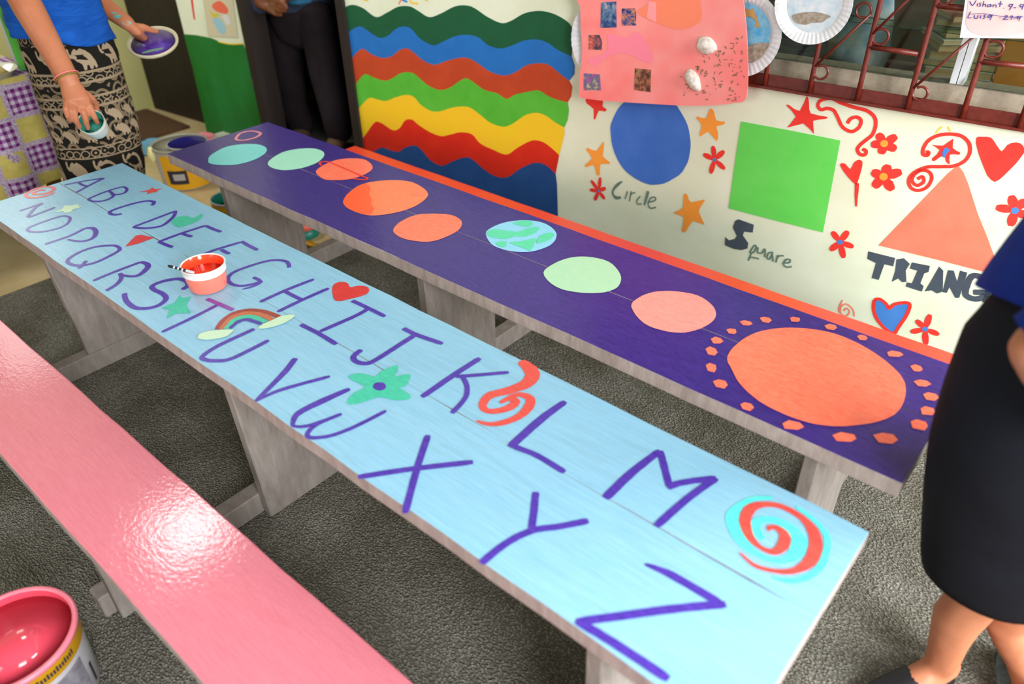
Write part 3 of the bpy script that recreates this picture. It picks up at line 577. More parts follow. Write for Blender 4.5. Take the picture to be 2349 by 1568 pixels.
# planets
def planet(cr, pts, mat, label): return tpatch('painted_planet', cr, pts, mat, d_vio, label, 4)
strokes('painted_ring', TOP, cF, [[(840, 165), (880, 125), (960, 108), (1030, 120), (1030, 140), (980, 165), (900, 182), (850, 178), (840, 165)]], .010, 'ring_pink', d_vio, 0.0008, 'small pink ring')
planet(cF, [(620, 350), (640, 300), (760, 235), (900, 212), (1020, 215), (1085, 245), (1070, 290), (980, 340), (850, 375), (720, 380), (640, 368)], 'cyan_planet', 'cyan planet')
planet(cF, [(1095, 370), (1130, 325), (1220, 275), (1340, 250), (1470, 248), (1540, 275), (1540, 315), (1480, 365), (1360, 405), (1230, 420), (1140, 405)], 'mint_planet', 'mint planet')
planet(cF, [(1480, 430), (1560, 370), (1660, 335), (1780, 325), (1880, 340), (1935, 400), (1870, 455), (1760, 490), (1640, 500), (1540, 490)], 'coral_paint', 'coral planet with a red ring')
strokes('painted_planet_ring', TOP, cF, [[(1525, 385), (1510, 362), (1545, 354), (1600, 362), (1750, 425), (1850, 470), (1892, 485), (1870, 498), (1775, 490)]], .0065, 'wall_red', d_vio, 0.0014)
planet(cG, [(28, 625), (70, 565), (170, 500), (320, 470), (500, 468), (620, 500), (705, 575), (640, 650), (520, 705), (360, 740), (220, 745), (90, 705), (35, 665)], 'orange_planet', 'large orange planet with a red spot')
brushed('deep_orange', 'ff5c30', 'ff6a3c')
tpatch('painted_planet_patch', cG, [(30, 625), (70, 567), (168, 504), (215, 492), (245, 530), (232, 580), (258, 620), (246, 660), (272, 690), (230, 743), (92, 703), (38, 664)], 'deep_orange', d_vio, None, 2, 0.0012)  # deeper orange paint over the left part of the planet
tpatch('painted_planet_spot', cG, [(608+40*math.cos(k*.7854), 577+14*math.sin(k*.7854)) for k in range(8)], 'coral_paint', d_vio, None, 2, 0.0014)
planet(cG, [(425, 865), (480, 800), (600, 745), (740, 733), (880, 742), (955, 775), (975, 815), (940, 870), (820, 930), (700, 958), (560, 945), (470, 915)], 'coral_paint', 'red orange planet')
planet(cG, [(1165, 890), (1220, 840), (1330, 800), (1480, 785), (1620, 805), (1710, 860), (1730, 920), (1680, 985), (1560, 1030), (1440, 1040), (1310, 1020), (1210, 975)], 'sky_planet', 'blue planet with green land')
for p in ([(1380, 810), (1460, 790), (1530, 795), (1535, 830), (1480, 838)], [(1170, 890), (1220, 860), (1300, 865), (1420, 880), (1500, 850), (1590, 840), (1570, 880), (1480, 920), (1400, 915), (1330, 938), (1220, 925)], [(1570, 975), (1600, 910), (1680, 885), (1712, 900), (1680, 940)], [(1350, 965), (1450, 955), (1560, 930), (1550, 980), (1520, 1030), (1470, 1010)], [(1245, 965), (1330, 955), (1320, 1000), (1270, 995)]):
    tpatch('painted_land', cG, p, 'sea_green', d_vio, None, 2, 0.0014)
planet(FULL, [(1247, 625), (1262, 610), (1300, 593), (1345, 589), (1395, 600), (1422, 628), (1420, 655), (1390, 670), (1340, 672), (1290, 664), (1258, 645)], 'sage_planet', 'sage green planet')
planet(FULL, [(1448, 703), (1465, 683), (1500, 670), (1545, 668), (1600, 678), (1635, 702), (1641, 728), (1615, 750), (1570, 763), (1520, 758), (1475, 740)], 'salmon_planet', 'salmon pink planet')
planet(cH, [(205, 430), (250, 350), (370, 265), (520, 225), (700, 218), (900, 245), (1080, 310), (1260, 415), (1400, 540), (1442, 650), (1400, 780), (1300, 850), (1150, 885), (980, 898), (800, 880), (600, 815), (420, 720), (290, 600), (235, 500)], 'coral_paint', 'big coral sun')
for x, y, hx, hy in ((135, 305, 42, 26), (98, 378, 40, 30), (95, 493, 42, 32), (160, 605, 50, 34), (340, 760, 46, 30), (655, 893, 78, 34), (1018, 975, 86, 36), (1303, 980, 86, 40), (1535, 887, 72, 42), (1593, 792, 62, 32), (1612, 692, 58, 32), (1555, 600, 56, 26), (1517, 497, 42, 28), (1363, 398, 60, 24), (1142, 286, 40, 22), (922, 212, 40, 22), (675, 160, 40, 20), (473, 160, 42, 22), (335, 185, 42, 20), (238, 240, 38, 22)):
    k = lambda: random.uniform(.8, 1.12)
    tpatch('painted_sun_ray', cH, [(x-hx*k(), y-hy*.5*k()), (x-hx*.3, y-hy*k()), (x+hx*.7*k(), y-hy*.6*k()), (x+hx*k(), y+hy*.3*k()), (x+hx*.5, y+hy*k()), (x-hx*.6*k(), y+hy*.7*k())], 'coral_paint', d_vio, None, 0)
#PART2
# ------------------------------------------------------------------ window: sill, louvres, frame
mb = MB(); mb.box((WS0, 0.0, WZ0), (2.38, 0.15, WZ0+0.018), wf); struct(mb.build('window_sill', 'sill_beige'))
mb = MB(); mb.box((WS0, 0.075, WZ0+0.0185), (2.38, 0.15, WZ0+0.062), wf); struct(mb.build('trim_2', 'concrete'))
win = thing('window_1', tuple(wp(-0.6, WZ0+0.062, -0.11)), 'louvred glass window behind the red iron grille', 'window'); del win['category']; struct(win)
u0 = WALL.uv((2185, 205))[0] - 0.005
for s in (u0, u0-1.15, u0+1.15):
    mb = MB(); mb.box((s-0.016, 0.085, WZ0+0.063), (s-0.001, 0.135, WZ1-0.002), wf); mb.box((s+0.001, 0.085, WZ0+0.063), (s+0.016, 0.135, WZ1-0.002), wf)
    mb.build('mullion', 'white_metal', win)
for sa, sb in ((WS0+0.005, u0-0.018), (u0+0.018, u0+1.13)):
    for k in range(9):
        z = WZ0+0.068+k*0.118
        if z+0.1 > WZ1: break
        mb = MB()
        d0, d1, zz0, zz1, th = 0.070, 0.158, z, z+0.115, 0.0055
        a = [(d0, zz0), (d1, zz1), (d1+th*.7, zz1-th*.7), (d0+th*.7, zz0-th*.7+0.001)]
        for i in range(4):
            p, q = a[i], a[(i+1) % 4]
            mb.face([wf(sa, *p), wf(sb, *p), wf(sb, *q), wf(sa, *q)], 1 if i in (1, 3) else 0)
        mb.build('louvre_pane', ['louvre_glass', 'glass_edge'], win)

# ------------------------------------------------------------------ red iron grille
gr = thing('window_grille', tuple(wp(-0.6, WZ0+0.02, 0.0)), 'dark red wrought iron window grille with scrolls', 'grille')
GP = Plane(WO + WN*0.0115, WU, (0, 0, 1))
mb = MB(); mb.box((WS0-0.03, -0.018, WZ0+0.003), (2.36, -0.0005, WZ0+0.010), wf); mb.box((WS0-0.03, -0.004, WZ0+0.010), (2.36, -0.0005, WZ0+0.040), wf)
mb.build('base_channel', 'dark_red_iron', gr)
bars = [GP.uv(cW(q))[0] for q in ((192, 640), (552, 700), (932, 765), (1330, 845), (1772, 915), (2228, 995))]
step = (bars[-1]-bars[0])/5
allb = [bars[0]-step*k for k in (5, 4, 3, 2, 1)] + bars + [bars[-1]+step*k for k in range(1, 12)]
for s in allb:
    if s < WS0-0.02: s = WS0-0.012
    mb = MB(); mb.tube([GP.P(s, WZ0+0.010+t*0.06) for t in range(21)], 0.0068, 8, ends=False); mb.build('bar', 'dark_red_iron', gr, True)
mb = MB(); mb.box((WS0-0.03, -0.034, 1.945), (2.36, -0.0005, 1.952), wf); mb.build('top_channel', 'dark_red_iron', gr)
def gline(name, cr, pts, r, off=0.0):
    mb = MB(); uv = [GP.uv(cr(q)) for q in pts]
    mb.tube([GP.P(u, v, off) for u, v in uv], r, 8, ends=False); return mb.build(name, 'dark_red_iron', gr, True)
for a, b in (((1012, 372), (1415, 430)), ((1548, 42), (1960, 85)), ((1895, 490), (2300, 532))): gline('rail', cW, [a, b], 0.0068)
for a, b in (((598, 525), (1040, 110)), ((1052, 270), (1500, -160)), ((1380, 700), (1880, 275)), ((1945, 330), (2350, -60))): gline('diagonal_rod', cW, [a, b], 0.0034, 0.004)
def scroll(c, r, a0, turn):
    mb = MB(); u, v = GP.uv(cW(c)); R0 = abs(GP.uv(cW((c[0]+r, c[1])))[0]-u)
    pts = []
    for k in range(33):
        t = k/32; a = a0 + turn*t; rr = R0*(1-0.18*t); pts.append(GP.P(u+rr*math.cos(a), v+rr*math.sin(a), 0.002))
    mb.tube(pts, 0.0032, 8); mb.build('scroll', 'dark_red_iron', gr, True)
for c, r, a0, tn in (((642, 573), 62, R_(175), R_(310)), ((978, 84), 66, R_(-10), R_(300)), ((1117, 288), 72, R_(170), R_(310)), ((1434, 742), 66, R_(175), R_(310)), ((2022, 388), 84, R_(175), R_(310)), ((1640, -30), 70, R_(175), R_(310))): scroll(c, r, a0, tn)

# ------------------------------------------------------------------ pink poster
PO = Plane(WO + WN*0.068, WU, (0, 0, 1))
mottled('poster_pink', 'ff807c', 'ff9c96', (3, 3, 3), 2.2, 0.22, detail=2)
out = [(62, -420), (66, 100), (74, 420), (92, 700), (60, 1000), (52, 1240), (100, 1325), (600, 1372), (1050, 1400), (1500, 1425), (1900, 1418), (2150, 1385), (2262, 1368), (2312, 1260), (2322, 900), (2302, 400), (2262, 0), (2225, -420)]
def slab(name, pl, cr, pts, th, mat, parent=None, smooth=3, off=0.0):
    uv = catmull([pl.uv(cr(q)) for q in pts], smooth, True) if smooth else [pl.uv(cr(q)) for q in pts]
    mb = MB(); poly_mesh(mb, pl, uv, off); nf = len(mb.F); k = len(uv)
    b = len(mb.V); mb.V += [pl.P(u, v, off-th) for u, v in uv]
    for f in list(mb.F[:nf]): mb.F.append(tuple(b+i for i in reversed(f))); mb.M.append(0)
    for i in range(k): j = (i+1) % k; mb.F.append((i, b+i, b+j, j)); mb.M.append(0)
    return mb.build(name, mat, parent)
pe = thing('poster', tuple(PO.P(*PO.uv((1520, 230)))), 'coral pink laminated poster with sea photos and shells', 'poster')
slab('poster_sheet', PO, cP, out, 0.004, 'poster_pink', pe, 2)
flat('poster_orange', 'ff8a68', 0.3); flat('poster_magenta', 'ff8a9e', 0.3); flat('poster_light', 'ffa0a0', .3)
patch('poster_orange_cloth', PO, cP, [(830, 150), (980, 50), (1200, -150), (1600, -200), (1690, 50), (1680, 300), (1400, 400), (1150, 330), (930, 240)], 'poster_orange', pe, 0.0006, None, 2)
patch('poster_pink_cloth', PO, cP, [(170, 790), (350, 740), (440, 660), (440, 470), (560, 480), (700, 500), (800, 430), (900, 480), (1040, 720), (1020, 850), (860, 800), (720, 730), (460, 740), (330, 850), (230, 880)], 'poster_magenta', pe, 0.0006, None, 2)
patch('poster_light_band', PO, cP, [(990, 20), (1090, 30), (1090, 300), (960, 240)], 'poster_light', pe, 0.0009, None, 0)  # pale reflection on the laminate, painted as a patch
def photo_mat(name, stops, sc):
    m, n = new_mat(name, 0.3); f = noise(n, coords(n, (1, 1, 1)), sc, 5, 0.7)
    r = ramp(n, f, [(p, lin(c)) for p, c in stops]); n.link(r.outputs[0], n.b.inputs['Base Color'])
photo_mat('photo_reef', [(.3, '1c2c5c'), (.45, '344c80'), (.55, '5a7a98'), (.7, 'b8a8b0')], 55)
photo_mat('photo_coral', [(.32, '2a1c24'), (.45, '2c4c90'), (.55, 'c07858'), (.7, 'd89878')], 60)
photo_mat('photo_fish', [(.32, '3c2c38'), (.48, '705060'), (.58, 'd85c44'), (.7, 'f0c0b8')], 60)
photo_mat('photo_anemone', [(.32, 'e06048'), (.45, '7a5cb0'), (.55, '6c7460'), (.68, 'd8c0a8')], 55)
photo_mat('photo_garden', [(.32, '2c2020'), (.45, '6c4838'), (.55, 'b86848'), (.68, '68906c')], 60)
for q, m_ in (([(345, 30), (552, 20), (555, 370), (338, 375)], 'photo_reef'), ([(628, 115), (800, 108), (820, 150), (818, 342), (622, 345)], 'photo_coral'), ([(178, 472), (325, 470), (360, 560), (358, 672), (180, 665)], 'photo_fish'), ([(115, 985), (330, 1000), (345, 1215), (112, 1215)], 'photo_anemone'), ([(803, 918), (1020, 940), (1012, 1240), (790, 1210)], 'photo_garden')):
    slab('sea_photo', PO, cP, q, 0.0006, m_, pe, 0, 0.0008)
mottled('shell_white', 'c8bcae', 'f0e8de', (1, 1, 1), 90, 0.35)
for c, rx, ry, an in (((1765, 610), 78, 62, .2), ((1592, 1078), 90, 52, .9)):
    u, v = PO.uv(cP(c)); k = 0.0011*0.36
    mb = MB(); rings = []
    for i in range(7):
        t = i/6; w = math.cos(t*math.pi/2)
        rings.append([PO.P(u+(math.cos(a)*rx*math.cos(an)+math.sin(a)*ry*math.sin(an))*w*k*(1+.1*math.cos(3*a)), v+(-math.cos(a)*rx*math.sin(an)+math.sin(a)*ry*math.cos(an))*w*k, 0.0004+0.016*math.sin(t*math.pi/2)) for a in [2*math.pi*j/14 for j in range(14)]])
    mb.grid(rings, True, True); mb.build('sea_shell', 'shell_white', pe, True)
flat('poster_sand', '9c7058', .8)
mb = MB()
for i in range(90):
    t = random.random(); x = 1500+800*t+random.uniform(-120, 60); y = random.uniform(max(300, 950-620*t), 1380-60*(1-t))
    if not (1420 < x < 2290): continue
    u, v = PO.uv(cP((x, y))); a = random.uniform(0, 3.1); l = random.uniform(.0012, .006); w = random.uniform(.0008, .0024)
    ca, sa = math.cos(a), math.sin(a)
    mb.face([PO.P(u+ca*p*l-sa*q*w, v+sa*p*l+ca*q*w, 0.0009) for p, q in ((-1, -1), (1, -1), (1, 1), (-1, 1))])
o = mb.build('sand_flecks', 'poster_sand', pe); o['kind'] = 'stuff'
# ------------------------------------------------------------------ paper plates
mottled('plate_white', 'dcdfe2', 'eceef0', (1, 1, 1), 30, 0.7)
mottled('crayon_sea', '4aa6d8', '8fc8e2', (1, 1, 1), 45, 0.75, lo=.3, hi=.62, detail=7); mottled('crayon_mist', 'b8d4e2', 'e2e8ec', (1, 1, 1), 40, 0.75, lo=.3, hi=.6, detail=7)
mottled('plate_sand', '8a7c68', 'b4a898', (1, 1, 1), 120, 0.9); flat('dolphin_tan', 'c89a58', .7)
def plate(c, rpx, off, label, sea, tilt=0.0):
    pl = Plane(WO + WN*off, WU, Vector((0, 0, 1)))
    u, v = pl.uv(c); r = abs(pl.uv((c[0]+rpx, c[1]))[0]-u)
    e = thing('paper_plate', tuple(pl.P(u, v)), label, 'paper plate')
    mb = MB(); n = 96; rings = []
    for rr, z in ((0.02, 0.0), (0.5, 0.0), (0.70, 0.001), (0.78, 0.006), (0.9, 0.010), (1.0, 0.012)):
        rings.append([pl.P(u+r*rr*math.cos(2*math.pi*j/n)*(1+(0.008 if rr == 1 and j % 2 else 0)), v+r*rr*math.sin(2*math.pi*j/n), z+(0.0008 if (j % 2 and rr > .74) else 0)) for j in range(n)])
    back = [[p - pl.n*0.0012 for p in rg] for rg in reversed(rings)]
    mb.grid(rings+back, True, True); mb.build('plate_rim', 'plate_white', e)
    mb = MB(); poly_mesh(mb, pl, [(u+r*.72*math.cos(k*.2094)*(1+random.uniform(-.03, .03)), v+r*.72*math.sin(k*.2094)*(1+random.uniform(-.03, .03))) for k in range(30)], 0.0022)
    mb.build('sea_drawing', sea, e)
    return e, pl, u, v, r
e, pl, u, v, r = plate((1703, 78), 94, 0.036, 'paper plate coloured blue with tan dolphins beside the poster', 'crayon_sea')
cpl = crop(1700, 0, 5.8725)
patch('dolphin_cutout', pl, cpl, [(60, 105), (130, 130), (180, 100), (185, 150), (215, 215), (240, 300), (270, 370), (225, 355), (185, 360), (210, 310), (180, 250), (110, 215), (60, 225), (40, 160)], 'dolphin_tan', e, 0.004, None, 2)
patch('dolphin_cutout', pl, cpl, [(190, -10), (260, 10), (320, 30), (385, 10), (350, 60), (340, 130), (300, 80), (230, 55)], 'dolphin_tan', e, 0.004, None, 2)
patch('glued_sand', pl, cpl, [(60, 640), (200, 580), (330, 570), (420, 600), (380, 720), (280, 800), (140, 840), (60, 800)], 'plate_sand', e, 0.0034, None, 2)
e, pl, u, v, r = plate((1868, 8), 92, 0.041, 'white paper plate with a patch of glued sand', 'crayon_mist')
patch('glued_sand', pl, cpl, [(690, 215), (760, 180), (950, 155), (1100, 175), (1215, 215), (1160, 250), (1090, 300), (960, 300), (880, 330), (740, 300)], 'plate_sand', e, 0.0034, None, 2)
plate((1398, 95), 88, 0.036, 'pale blue paper plate peeking out left of the poster', 'crayon_mist')
# ------------------------------------------------------------------ handwritten note
NP = Plane(WO + WN*0.034, WU, (0, 0, 1))
flat('note_paper', 'd8d6dc', .7); mottled('note_pink', 'e6bcb8', 'eac8c4', (1, 1, 1), 12, .7); flat('ink_blue', '34368c', .6)
ne = thing('paper_note', tuple(NP.P(*NP.uv((2280, 88)))), 'white paper note with handwritten names and dates on the grille', 'note')
slab('note_sheet', NP, cN, [(855, 485), (1400, 491), (1985, 500), (2060, -500), (995, -500), (925, 0)], 0.0006, 'note_paper', ne, 0)
patch('note_pink_patch', NP, cN, [(945, 200), (935, 300), (980, 390), (1080, 440), (1250, 465), (1480, 460), (1620, 430), (1780, 380), (1860, 200), (1880, -400), (1000, -420), (965, 0)], 'note_pink', ne, 0.0006, None, 3)
strokes('handwriting', NP, cN, [[(985, 15), (1020, 70), (1070, 0)], [(1085, 40), (1083, 60), (1080, 80)], [(1135, 35), (1110, 45), (1125, 65), (1100, 85)], [(1168, 10), (1158, 50), (1150, 85)], [(1155, 65), (1185, 50), (1190, 85)], [(1255, 55), (1220, 60), (1215, 85), (1245, 80), (1258, 55), (1258, 88)], [(1290, 55), (1287, 70), (1283, 92)], [(1288, 70), (1320, 60), (1325, 95)], [(1388, 10), (1378, 50), (1370, 90)], [(1355, 45), (1380, 47), (1410, 50)], [(1420, 100), (1425, 101), (1430, 100)], [(1530, 50), (1500, 55), (1495, 80), (1525, 80), (1540, 50), (1495, 130)], [(1550, 95), (1565, 96), (1582, 97)], [(1660, 50), (1635, 60), (1640, 88), (1672, 70), (1680, 50), (1655, 120)],
  [(997, 143), (980, 185), (963, 225), (1010, 225)], [(1050, 190), (1050, 230), (1085, 230), (1095, 190)], [(1130, 190), (1128, 210), (1125, 235)], [(1195, 185), (1170, 200), (1185, 220), (1155, 240)], [(1265, 190), (1225, 200), (1225, 225), (1265, 200), (1278, 188), (1245, 258)], [(1370, 224), (1376, 226), (1382, 224)], [(1435, 205), (1465, 195), (1465, 215), (1420, 245), (1485, 245)], [(1505, 205), (1540, 200), (1528, 225), (1515, 250)], [(1556, 234), (1560, 236), (1566, 234)], [(1625, 203), (1595, 210), (1600, 235), (1640, 212), (1645, 203), (1615, 265)], ([(1000, 178), (1150, 170), (1300, 190), (1480, 215), (1680, 212)], .0011)], 0.0019, 'ink_blue', ne, 0.0014)

# ------------------------------------------------------------------ things on the shelf behind the louvres
mottled('shelf_brown', '6a4c40', '7a5a4c', (2, 2, 2), 6, .7); mottled('old_pages', 'b49a70', 'ccb48c', (1, 1, 60), 8, .85); flat('amber_board', 'd88a28', .5)
mottled('page_white', 'c4c0c4', 'd8d4d8', (1, 1, 60), 8, .8); mottled('cloth_blue_white', 'd8e0ec', '7ab0e0', (1, 1, 1), 14, .8); mottled('cloth_navy', '3c4860', '6a7890', (1, 1, 14), 10, .8)
mb = MB(); mb.box((WS0, 0.20, 0.70), (2.3, 0.62, 0.735), wf); mb.box((WS0, 0.21, 0), (WS0+.04, 0.6, .70), wf); mb.box((2.2, 0.21, 0), (2.24, 0.6, .70), wf)
tag(mb.build('low_shelf', 'shelf_brown'), 'brown wooden shelf behind the louvred window', 'shelf')
def bookstack(s, d, n, l0, w0, names, yaw0):
    z = 0.7355
    for i in range(n):
        l, w, h = l0*random.uniform(.85, 1.05), w0*random.uniform(.85, 1.0), random.uniform(.012, .024)
        a = yaw0+random.uniform(-.35, .35); mb = MB()
        f = lambda x, y, zz: wf(s+x*math.cos(a)-y*math.sin(a), d+x*math.sin(a)+y*math.cos(a), zz)
        mb.box((-l/2, -w/2, z), (l/2, w/2, z+h*.12), f, 0); mb.box((-l/2+.003, -w/2+.003, z+h*.12), (l/2-.003, w/2-.003, z+h*.88), f, 1); mb.box((-l/2, -w/2, z+h*.88), (l/2, w/2, z+h), f, 0)
        o = mb.build('book', [names[i % len(names)], 'old_pages']); tag(o, ('lowest', 'second lowest', 'third lowest', 'fourth lowest', 'middle', 'fourth highest', 'third highest', 'second highest', 'topmost')[i] + ' worn book of the pile behind the louvre glass', 'book', 'pile of books behind the louvres'); z += h+.0004
s_b = WALL.uv((2120, 60))[0]
flat('cover_green', '5c7040', .6); flat('cover_salmon', 'c08068', .6); flat('cover_grey', 'a8a4a0', .6)
bookstack(s_b+0.06, 0.40, 9, .20, .16, ['cover_salmon', 'page_white', 'cover_green', 'cover_grey'], .4)
s_b = WALL.uv((2320, 110))[0]
mb = MB(); mb.box((s_b-.04, .33, .7355), (s_b+.055, .37, 1.15), wf); tag(bevel(mb.build('amber_box', 'amber_board')), 'amber orange box standing behind the louvres', 'box')
s_b = WALL.uv((1960, 90))[0]
def lump(name, s, d, z, rs, rd, rz, mat, label, cat):
    mb = MB(); rings = []
    for i in range(9):
        t = i/8*math.pi/2; w = math.cos(t) if i < 8 else 0.05
        rings.append([wf(s+rs*w*math.cos(a)*(1+.12*math.sin(3*a+i)), d+rd*w*math.sin(a)*(1+.1*math.cos(2*a)), z+rz*math.sin(t)) for a in [2*math.pi*j/20 for j in range(20)]])
    mb.grid(rings); return tag(mb.build(name, mat, None, True), label, cat)
lump('folded_cloth', s_b-.06, .36, .7355, .075, .10, .34, 'cloth_blue_white', 'blue and white cloth bundled behind the louvres', 'cloth')
lump('navy_bag', s_b-.24, .36, .7355, .075, .10, .20, 'cloth_navy', 'navy striped bag lying behind the louvre glass', 'bag')
mb = MB(); sc_ = WALL.uv((2030, 40))[0]; mb.box((sc_-.09, .50, .7355), (sc_+.06, .60, 1.16), wf); tag(bevel(mb.build('brown_carton', 'shelf_brown')), 'dark brown carton standing behind the pile of books', 'carton')

# ------------------------------------------------------------------ paint tub with brush on the blue desk
flat('tub_white', 'e6dedc', .35, spec=.5); flat('tub_coral', 'ff7a66', .3); flat('wet_red', 'ff4a28', .12); flat('wet_dark_red', 'e62c08', .15)
def tub(name, loc, rb, rt, h, label, cat, m_out, m_low, m_in, level, tilt=None, group=None, rimh=.3):
    e = thing(name, loc, label, cat, group); c = Vector(loc); ax = Vector(tilt) if tilt else Vector((0, 0, 1))
    mb = MB(); zr = h*(1-rimh); rr = rb+(rt-rb)*(1-rimh)
    mb.lathe(c, [(rb*.2, 0), (rb*.94, 0), (rb, .003), (rr*.99, zr-.001)], 40, ax, cap=True); mb.F.pop(); mb.M.pop(); mb.build('tub_body', m_low, e, True)
    mb = MB(); mb.lathe(c, [(rr*.985, zr-.002), (rr*1.03, zr), (rr*1.035, zr+.004), (rr*1.01, zr+.006), (rr*1.01, zr+.012), (rr*1.05, zr+.014), (rt*1.03, h*.99), (rt*1.02, h), (rt*.96, h), (rt*.94, h*.97), (rb+(rt-rb)*level-.004, h*level)], 40, ax, cap=False, mids=[0]*9+[1])
    mb.build('tub_rim', [m_out, m_in], e, True)
    mb = MB(); mb.lathe(c, [(rb+(rt-rb)*level-.0035, h*level), (.002, h*level+.0005)], 40, ax, cap=True); mb.build('paint_surface', m_in, e, True)
    return e
tub('paint_tub', tuple(at_z((479, 656), TH+.0025)), .043, .051, .062, 'small white tub of coral red paint standing on the blue desk', 'paint tub', 'tub_white', 'tub_coral', 'wet_red', .62)
flat('brush_black', '1c2024', .3); flat('brush_silver', 'b8bcc0', .2)
p0 = at_z((388, 610), TH+.062+.022); p1 = Vector((-1.632, 0.738, TH+.05)) + Vector((.02, -.02, 0))
p1 = at_z((466, 631), TH+.056)
be = thing('paint_brush', tuple(p1), 'thin black and silver paint brush resting in the coral tub', 'paint brush')
mb = MB(); mb.tube([p0.lerp(p1, t/8) for t in range(5)], .0034, 8); mb.build('handle', 'brush_black', be, True)
mb = MB(); mb.tube([p0.lerp(p1, t) for t in (.5, .62, .74)], .0036, 8); mb.build('ferrule', 'brush_silver', be, True)
mb = MB(); mb.tube([p0.lerp(p1, t) for t in (.74, .88, 1.0)], [.0036, .004, .0012], 8); mb.build('bristles', 'wet_dark_red', be, True)
for t in (.12, .24, .36):
    mb = MB(); mb.tube([p0.lerp(p1, t), p0.lerp(p1, t+.05)], .0036, 8, ends=False); mb.build('paint_speck', 'brush_silver', be, True)

# ------------------------------------------------------------------ pails and cans
flat('can_white', 'b8b6ba', .4); flat('label_yellow', 'eeb018', .45); flat('band_gold', 'b08000', .45); flat('print_dark', '2a2632', .6)
flat('wet_rose', 'd8485c', .1); flat('rose_smear', 'e0788a', .25); mottled('steel', '8c8a84', 'b4b2aa', (1, 1, 1), 12, .3); flat('wet_teal', '1c7866', .12); flat('cream_drip', 'e8e0a0', .3)
flat('lid_grey', '989484', .5); flat('lid_pink', 'd8788a', .4); flat('lid_white', 'b4b4a4', .5); flat('lid_blue', '6ca8cc', .5); flat('navy_wet', '1c1668', .2)
mottled('label_grey', '6e6a74', '94909a', (1, 1, 1), 40, .5)
def pail(name, loc, rb, rt, h, label, cat, surf, level, body='can_white', rim='steel', seg=48):
    e = thing(name, loc, label, cat); c = Vector(loc)
    mb = MB(); mb.lathe(c, [(rb*.3, .004), (rb*.93, .0), (rb, .004), (rb+(rt-rb)*.5, h*.5), (rt, h*.93)], seg, cap=True); mb.F.pop(); mb.M.pop(); mb.build('body', body, e, True)
    mb = MB(); mb.lathe(c, [(rt, h*.93), (rt*1.035, h*.94), (rt*1.045, h*.98), (rt*1.03, h), (rt*.97, h), (rt*.95, h*.985), (rt*.945, h*level)], seg, cap=False, mids=[0, 0, 0, 0, 0, 1]); mb.build('rim', [rim, surf], e, True)
    mb = MB(); mb.lathe(c, [(rt*.946, h*level), (.003, h*level+.001)], seg); mb.build('paint_surface', surf, e, True)
    return e, c
def wrap(name, c, rb, rt, h, z0, z1, a0, a1, mat, e, off=.0012, seg=20):
    mb = MB(); rg = []
    for z in (z0, (z0+z1)/2, z1):
        r = rb+(rt-rb)*z/h*1.0+off; rg.append([c+Vector((r*math.cos(a0+(a1-a0)*j/seg), r*math.sin(a0+(a1-a0)*j/seg), z)) for j in range(seg+1)])
    mb.grid(rg, False, False); return mb.build(name, mat, e, True)
# big rose pail at the near corner
pc = (-1.240, 0.020, FZ); rb_, rt_, h_ = .098, .108, .185
e, c = pail('paint_pail', pc, rb_, rt_, h_, 'open white pail of rose red paint with a gold band beside the pink bench', 'paint pail', 'wet_rose', .90, rim='rose_smear')
wrap('gold_band', c, rb_, rt_, h_, h_*.74, h_*.925, -3.2, 3.0, 'band_gold', e, .0014, 48)
ang0 = math.atan2(-c.y, -c.x)                                    # towards the viewer
wrap('grey_label', c, rb_, rt_, h_, h_*.10, h_*.66, ang0-.55, ang0+.75, 'label_grey', e)
wrap('label_bar', c, rb_, rt_, h_, h_*.13, h_*.42, ang0+.86, ang0+.93, 'print_dark', e, .002)
for k in range(16): wrap('band_print', c, rb_, rt_, h_, h_*.80, h_*(.86 if k % 3 else .875), ang0-.2+k*.055, ang0-.2+k*.055+.035, 'print_dark', e, .0022, 2)
mb = MB(); a = ang0-.33
mb.tube([c+Vector((math.cos(a)*(rt_*1.03), math.sin(a)*(rt_*1.03), h_*.97)), c+Vector((math.cos(a)*(rt_*1.03), math.sin(a)*(rt_*1.03), h_*.85)), c+Vector((math.cos(a+.04)*rt_*1.015, math.sin(a+.04)*rt_*1.015, h_*.72))], [.006, .004, .002], 8); mb.build('paint_drip', 'rose_smear', e, True)
# yellow label pail behind the desks
pc = (-3.33, 1.535, .0); rb_, rt_, h_ = .110, .118, .19
e, c = pail('paint_pail', pc, rb_, rt_, h_, 'tall white paint pail with a yellow label standing on the vinyl floor', 'paint pail', 'lid_grey', .96, rim='lid_grey')
ang0 = math.atan2(-c.y, -c.x)
wrap('yellow_label', c, rb_, rt_, h_, h_*.04, h_*.88, ang0-.95, ang0+1.0, 'label_yellow', e)
wrap('label_logo', c, rb_, rt_, h_, h_*.18, h_*.52, ang0-.75, ang0+.0, 'print_dark', e, .002)
wrap('label_panel', c, rb_, rt_, h_, h_*.28, h_*.44, ang0-.55, ang0-.1, 'can_white', e, .0026)
mb = MB(); a = ang0-1.35
mb.tube([c+Vector((math.cos(a)*rt_*1.05, math.sin(a)*rt_*1.05, h_*(.98-.1*k))) for k in range(4)], [.012, .02, .018, .006], 10); mb.build('paint_drip', 'cream_drip', e, True)
mb = MB(); ld = c+Vector((.06, .01, h_+.002)); mb.lathe(ld, [(.085, 0), (.09, .002), (.09, .008), (.082, .009), (.078, .006), (.002, .006)], 40, mids=[0, 0, 0, 1, 1])
tag(mb.build('paint_palette', ['steel', 'navy_wet'], None, True), 'steel lid smeared with navy paint lying on the yellow label pail', 'paint lid')
